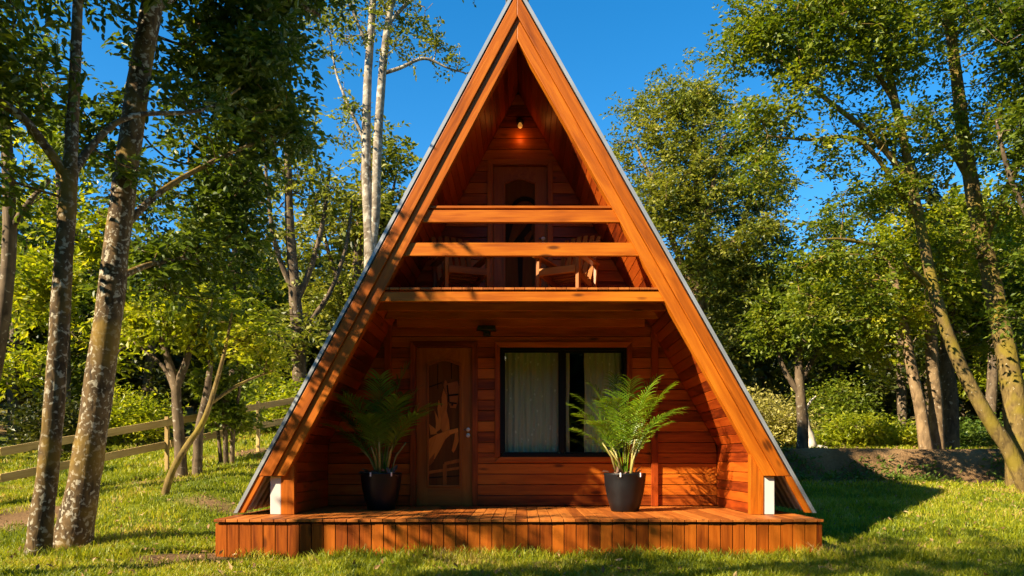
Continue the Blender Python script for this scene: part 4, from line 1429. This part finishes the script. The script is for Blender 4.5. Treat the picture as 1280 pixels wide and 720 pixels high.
tree('shady_tree', 'dark leafed tree at the right edge, its shaded crown in the top right corner', 'tree',
     [(TP(13.0, (1345, 620), (1335, 480), (1318, 340), (1305, 200), (1290, 60), (1285, -60)), [.2, .17, .14, .12, .09, .05]),
      ([P(1320, 350, 13), P(1290, 280, 13), P(1262, 220, 12.9), P(1245, 150, 12.9)], [.07, .055, .04, .02])],
     [E(1275, 150, 12.9, .7), E(1290, 60, 12.9, .9), E(1262, 240, 12.9, .45), E(1250, 30, 12.9, .6), E(1320, 200, 13, 1.0), E(1310, 320, 13, .8), E(1260, -60, 13, 1.1), E(1370, 60, 13, 1.4), E(1275, 400, 13.1, .5)],
     420, 40, .11, M['leaf_dark'], M['bark_brown'], .25, seed=16)
tree('forked_tree', 'dark forked tree standing on the bank just right of the cabin roof foot', 'tree',
     [(TP(17.0, (1003, 557), (1003, 530), (1001, 500), (999, 470), (998, 430), (1000, 390)), [.14, .125, .115, .10, .07, .03]),
      ([P(1001, 495, 17), P(982, 465, 17), P(968, 430, 17), P(955, 405, 17)], [.07, .06, .045, .02]),
      ([P(1000, 480, 17), P(1018, 445, 17), P(1032, 415, 17), P(1045, 390, 17)], [.065, .055, .04, .02])],
     [E(990, 405, 17, .8), E(962, 412, 17, .5), E(1030, 405, 17, .75), E(1050, 415, 17, .45), E(1010, 380, 17, .6), E(965, 385, 17, .5), E(1060, 400, 17.1, .5)],
     380, 45, .105, M['leaf_mid'], M['bark_brown'], .24, seed=17)
tree('straight_tree', 'pale straight trunk on the bank, leftmost of three close together behind the leaning tree', 'tree',
     [(TP(17.0, (1158, 556), (1150, 510), (1140, 465), (1132, 420), (1120, 360), (1110, 310)), [.15, .13, .12, .10, .08, .04])],
     [E(1090, 370, 17.3, 1.0), E(1060, 350, 17.4, .9), E(1120, 320, 17.3, .9), E(1130, 390, 17.4, .8), E(1080, 420, 17.6, .7), E(1030, 360, 17.6, .7), E(1100, 450, 17.8, .6)],
     400, 34, .12, M['leaf_lime'], M['bark_tan'], .3, seed=18, group='trees close together on the bank')
tree('straight_tree', 'middle one of three trunks close together on the bank, with sunlit pale bark', 'tree',
     [(TP(17.3, (1172, 556), (1169, 500), (1165, 450), (1163, 390), (1158, 320), (1150, 260)), [.17, .15, .14, .12, .09, .05])],
     [E(1160, 330, 17.5, 1.0), E(1190, 370, 17.6, .9), E(1140, 290, 17.4, .9), E(1200, 300, 17.6, .9), E(1170, 420, 17.8, .6)],
     360, 34, .12, M['leaf_lime'], M['bark_tan'], .3, seed=19, group='trees close together on the bank')
tree('straight_tree', 'broadest and darkest of three trunks close together on the bank, nearest the leaning tree', 'tree',
     [(TP(17.8, (1186, 556), (1186, 500), (1183, 450), (1186, 390), (1195, 320)), [.23, .19, .16, .13, .08])],
     [E(1220, 360, 18, 1.0), E(1250, 400, 18, .9), E(1210, 420, 18, .8), E(1190, 340, 18, .8), E(1270, 350, 18, .9)],
     340, 34, .12, M['leaf_mid'], M['bark_brown'], .3, seed=20, group='trees close together on the bank')

# trees further back
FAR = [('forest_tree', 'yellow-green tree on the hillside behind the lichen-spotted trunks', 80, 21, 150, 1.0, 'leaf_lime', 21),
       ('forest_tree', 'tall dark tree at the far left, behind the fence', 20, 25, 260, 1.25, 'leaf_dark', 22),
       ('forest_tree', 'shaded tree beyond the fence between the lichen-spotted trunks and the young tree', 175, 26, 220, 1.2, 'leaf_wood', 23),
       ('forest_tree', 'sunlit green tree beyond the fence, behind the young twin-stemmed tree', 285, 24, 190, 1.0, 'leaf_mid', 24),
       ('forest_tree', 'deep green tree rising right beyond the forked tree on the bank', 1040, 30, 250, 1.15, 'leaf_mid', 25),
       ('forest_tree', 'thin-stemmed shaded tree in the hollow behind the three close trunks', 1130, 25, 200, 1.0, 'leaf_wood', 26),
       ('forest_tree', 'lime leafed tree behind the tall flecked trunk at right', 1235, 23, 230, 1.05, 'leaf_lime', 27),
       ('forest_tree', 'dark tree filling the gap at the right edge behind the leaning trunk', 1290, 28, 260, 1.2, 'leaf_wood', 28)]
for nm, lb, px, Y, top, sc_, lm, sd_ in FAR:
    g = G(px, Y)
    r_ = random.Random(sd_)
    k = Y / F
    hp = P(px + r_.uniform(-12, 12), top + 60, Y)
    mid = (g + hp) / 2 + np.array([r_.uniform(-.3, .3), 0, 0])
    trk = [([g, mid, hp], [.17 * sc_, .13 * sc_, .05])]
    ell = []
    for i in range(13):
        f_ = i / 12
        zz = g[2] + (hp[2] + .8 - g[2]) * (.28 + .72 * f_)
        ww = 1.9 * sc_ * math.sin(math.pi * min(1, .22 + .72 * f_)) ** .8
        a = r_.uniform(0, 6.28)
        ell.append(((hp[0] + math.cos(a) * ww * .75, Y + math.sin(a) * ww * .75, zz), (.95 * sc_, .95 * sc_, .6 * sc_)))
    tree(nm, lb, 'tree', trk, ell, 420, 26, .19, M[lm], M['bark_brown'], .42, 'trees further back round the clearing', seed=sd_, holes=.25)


# ------------------------------------------------------------------ bushes, dead trunk, bare branch
def bush(label, px, Y, r, h, lm, seed, n=160, leaf=.12, group='bushes beyond the bank'):
    rng = np.random.default_rng(seed)
    g = G(px, Y, -.05)
    root = empty('bush', g); tag(root, label, 'bush', group)
    ell = [((rng.uniform(-r, r) * .7, rng.uniform(-.5, .5) * r, h * rng.uniform(.35, .75)), (r * .5, r * .5, h * .33)) for _ in range(7)]
    tips, u = ell_points(ell, n, rng)
    segs = grow([[0, 0, 0]], [.03], tips, rng, r_tip=.004)
    V, Fq = tubes(segs, 4)
    link('stem', fast_mesh('stem', V, Fq, True), M['bark_brown'], root)
    c = np.repeat(tips, 26, 0)
    V, Fq = leaves(c + rng.normal(size=c.shape) * .16 * r * np.array([1, 1, .7]), leaf, rng, .1, .5)
    link('foliage', fast_mesh('foliage', V, Fq), M[lm], root)


bush('pale yellow-green sunlit bush just right of the cabin roof, left of the forked tree', 945, 22, 1.5, 1.9, 'leaf_pale', 41, 300)
bush('bright green bush on the bank right of the pale dead trunk', 1060, 20.5, 1.3, .9, 'leaf_lime', 42, 200)
bush('low lime bush in sun behind the bank, left of the three close trunks', 1105, 21.5, 1.1, .9, 'leaf_lime', 43, 170)
bush('grassy green bush between the tall flecked trunk and the three close trunks', 1225, 22, 1.4, .9, 'weed', 44, 180)
bush('taller sunlit shrub behind the pale dead trunk', 1035, 24, 1.6, 2.2, 'leaf_mid', 45, 240)
bush('dark bush beyond the fence at far left, lower than the trees round it', 60, 19, 1.4, 1.9, 'leaf_wood', 46, 240)
bush('sunlit bush beyond the fence left of the young twin-stemmed tree', 165, 20, 1.3, 1.9, 'leaf_lime', 47, 230)
bush('yellow-green bush beside the left roof edge above the upper fence rail', 375, 18.2, 1.0, 1.3, 'leaf_lime', 48, 190)
bush('mid green bush beyond the upper fence rail, right of the small bushy tree', 325, 19.5, 1.2, 1.5, 'leaf_mid', 49, 190)
rng = np.random.default_rng(50)
g = G(1011, 18.6, -.05)
root = empty('dead_trunk', g); tag(root, 'pale bleached dead trunk with spreading roots beside the forked tree', 'dead tree')
segsV, segsF, off = [], [], 0
for pts, rad in (([(0, 0, 0), (.06, .02, .3), (-.05, 0, .62), (-.10, .03, 1.05), (-.16, .05, 1.5)], [.17, .12, .09, .07, .03]),
                 ([(.03, 0, .12), (.25, -.05, .12), (.6, -.1, .04), (1.0, -.12, .03)], [.09, .07, .05, .03]), ([(0, 0, .1), (-.2, -.1, .05), (-.4, -.15, .02)], [.09, .06, .03]),
                 ([(-.08, .03, 1.0), (.05, .05, 1.25), (.2, .05, 1.4)], [.04, .03, .015])):
    V, Fq, _, _ = smooth_tube(pts, rad, 8, .12, rng); segsV.append(V); segsF.append(Fq + off); off += len(V)
link('trunk', fast_mesh('trunk', np.concatenate(segsV), np.concatenate(segsF), True), M['deadwood'], root)

# ------------------------------------------------------------------ woodland mass round the clearing and on the hill
rng = np.random.default_rng(77)
protoL = []
for k in range(5):
    ell = [((rng.uniform(-1, 1), rng.uniform(-1, 1), 2.0 + 5.5 * rng.random()), (1.3, 1.3, .9)) for _ in range(12)]
    tips, u = ell_points(ell, 230, rng)
    c = np.repeat(tips, 9, 0); o = rng.normal(size=c.shape) * .42
    V, Fq = leaves(c + o, .42, rng, .2, .55)
    tv, tf = tubes([(np.array([0, 0, -.5]), np.array([.1, .1, 3]), .2, .15), (np.array([.1, .1, 3]), np.array([0, .2, 6.5]), .15, .04)], 6)
    tris = np.concatenate([tf[:, [0, 1, 2]], tf[:, [0, 2, 3]]])
    protoL.append((V, Fq, tv, tris))
WV, WF, WM, off = [], [], [], 0
spots = []
for _ in range(4000):
    y = rng.uniform(27, 105); x = rng.uniform(-.85, .85) * y
    if len(spots) >= 260: break
    if y < 36 and -3 < x < 12 and rng.random() < .6: continue
    if min([math.hypot(x - a, y - b_) for a, b_ in spots] or [99]) < 2.2 + y * .035: continue
    spots.append((x, y))
for k in range(110):      # the wood behind the photographer and at the sides
    a = R(rng.uniform(115, 425)); rr = rng.uniform(30, 46)
    x, y = rr * math.cos(a), rr * math.sin(a) + 2
    if y > 6 and abs(x) < .8 * y: continue
    spots.append((x, y))
low = set()
for k in range(120):
    a = R(rng.uniform(150, 390)); rr = rng.uniform(24, 40)
    low.add(len(spots)); spots.append((rr * math.cos(a), rr * math.sin(a) - 2))
for i_s, (x, y) in enumerate(spots):
    V, Fq, tv, tt = protoL[rng.integers(5)]
    sc_ = rng.uniform(.85, 1.35) * (1.6 if y < 10 else 1)
    a = rng.uniform(0, 6.28); ca, sa = math.cos(a), math.sin(a)
    Rm = np.array([[ca, -sa, 0], [sa, ca, 0], [0, 0, 1]])
    b0 = np.array([x, y, float(terrain(x, y)) - (2.6 * sc_ if i_s in low else 0)])
    for vv, ff, mi in ((V, Fq, 0), (tv, tt, 1)):
        WV.append(vv @ Rm.T * sc_ + b0); WF.append(ff + off); WM.append(np.full(len(ff), mi)); off += len(vv)
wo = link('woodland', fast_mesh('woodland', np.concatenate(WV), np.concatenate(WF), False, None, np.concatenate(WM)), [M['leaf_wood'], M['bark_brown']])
tag(wo, 'dense mixed woodland closing off the back of the clearing and the hill', 'woodland', kind='stuff')

# ------------------------------------------------------------------ grass, weeds on the bank, fallen leaves
def on_cabin(x, y):
    return (np.abs(x + .03) < 3.22) & (y > 7.96) & (y < 15.6)


def blades(n, y0, y1, h, wdt, rng, keep_soil=.45):
    y = y0 + (y1 - y0) * rng.random(n) ** 1.0
    x = rng.uniform(-1, 1, n) * (y * .72 + 2.6)
    s = soil_mask(x, y)
    cl = vnoise(x, y, .35, 31) * .6 + vnoise(x, y, .09, 32) * .4
    ok = ~on_cabin(x, y) & (s < keep_soil - .2 + .65 * rng.random(n)) & (rng.random(n) < .25 + 1.1 * cl)
    x, y, cl = x[ok], y[ok], cl[ok]
    N = len(x)
    z = terrain(x, y) - .008
    a = rng.uniform(0, 6.283, N)
    H = h * (.45 + .9 * cl) * rng.uniform(.55, 1.35, N)
    W = wdt * rng.uniform(.7, 1.3, N)
    lean = H * rng.uniform(.2, 1.0, N)
    la = rng.uniform(0, 6.283, N)
    b_ = np.stack([x, y, z], 1)
    sd_ = np.stack([np.cos(a), np.sin(a), 0 * a], 1) * (W / 2)[:, None]
    ld_ = np.stack([np.cos(la), np.sin(la), 0 * la], 1) * lean[:, None]
    up = np.array([0, 0, 1.0])
    m1 = b_ + ld_ * .35 + up * (H * .62)[:, None]
    tp = b_ + ld_ + up * H[:, None]
    V = np.stack([b_ - sd_, b_ + sd_, m1 + sd_ * .75, m1 - sd_ * .75, tp], 1).reshape(-1, 3)
    f = np.array([[0, 1, 2], [0, 2, 3], [3, 2, 4]])
    return V, (np.arange(N)[:, None, None] * 5 + f[None]).reshape(-1, 3)


rng = np.random.default_rng(91)
VV, FF, off = [], [], 0
for args in ((230000, 5.0, 9.0, .066, .0085), (145000, 9.0, 14.0, .07, .012), (100000, 14.0, 24.0, .085, .022)):
    V, Fq = blades(*args, rng); VV.append(V); FF.append(Fq + off); off += len(V)
# taller ragged tufts along the foot of the deck
n_ = 5000
x = rng.uniform(-3.3, 3.3, n_); y = 7.9 - np.abs(rng.normal(size=n_)) * .10
V, Fq = blades(16000, 7.5, 7.95, .13, .009, rng)
VV.append(V); FF.append(Fq + off); off += len(V)
gr = link('grass', fast_mesh('grass', np.concatenate(VV), np.concatenate(FF)), M['grass'])
tag(gr, 'short ragged sunlit lawn grass around the cabin', 'grass', kind='stuff')
# weeds and roots on the bank
n_ = 900
x = rng.uniform(3.6, 13, n_); y = BANK_Y + rng.uniform(-.35, .9, n_)
ok = vnoise(x, y, .9, 55) > .5
x, y = x[ok], y[ok]
c = np.stack([x, y, terrain(x, y) + .03], 1); c = np.repeat(c, 7, 0) + rng.normal(size=(len(c) * 7, 3)) * .07
V, Fq = leaves(c, .13, rng, -.5, .3)
tag(link('weeds', fast_mesh('weeds', V, Fq), M['weed']), 'low weeds clinging to the bare earth bank', 'weeds', kind='stuff')
n_ = 5200
y = rng.uniform(5.8, 20, n_); x = rng.uniform(-1, 1, n_) * (y * .72)
ok = ~on_cabin(x, y) & (vnoise(x, y, 1.5, 61) + .25 * rng.random(n_) > .5)
x, y = x[ok], y[ok]
V, Fq = leaves(np.stack([x, y, terrain(x, y) + .03], 1), .065, rng, .0, .5)
tag(link('fallen_leaves', fast_mesh('fallen_leaves', V, Fq), M['litter']), 'dry tan leaves scattered over the lawn', 'leaves', kind='stuff')
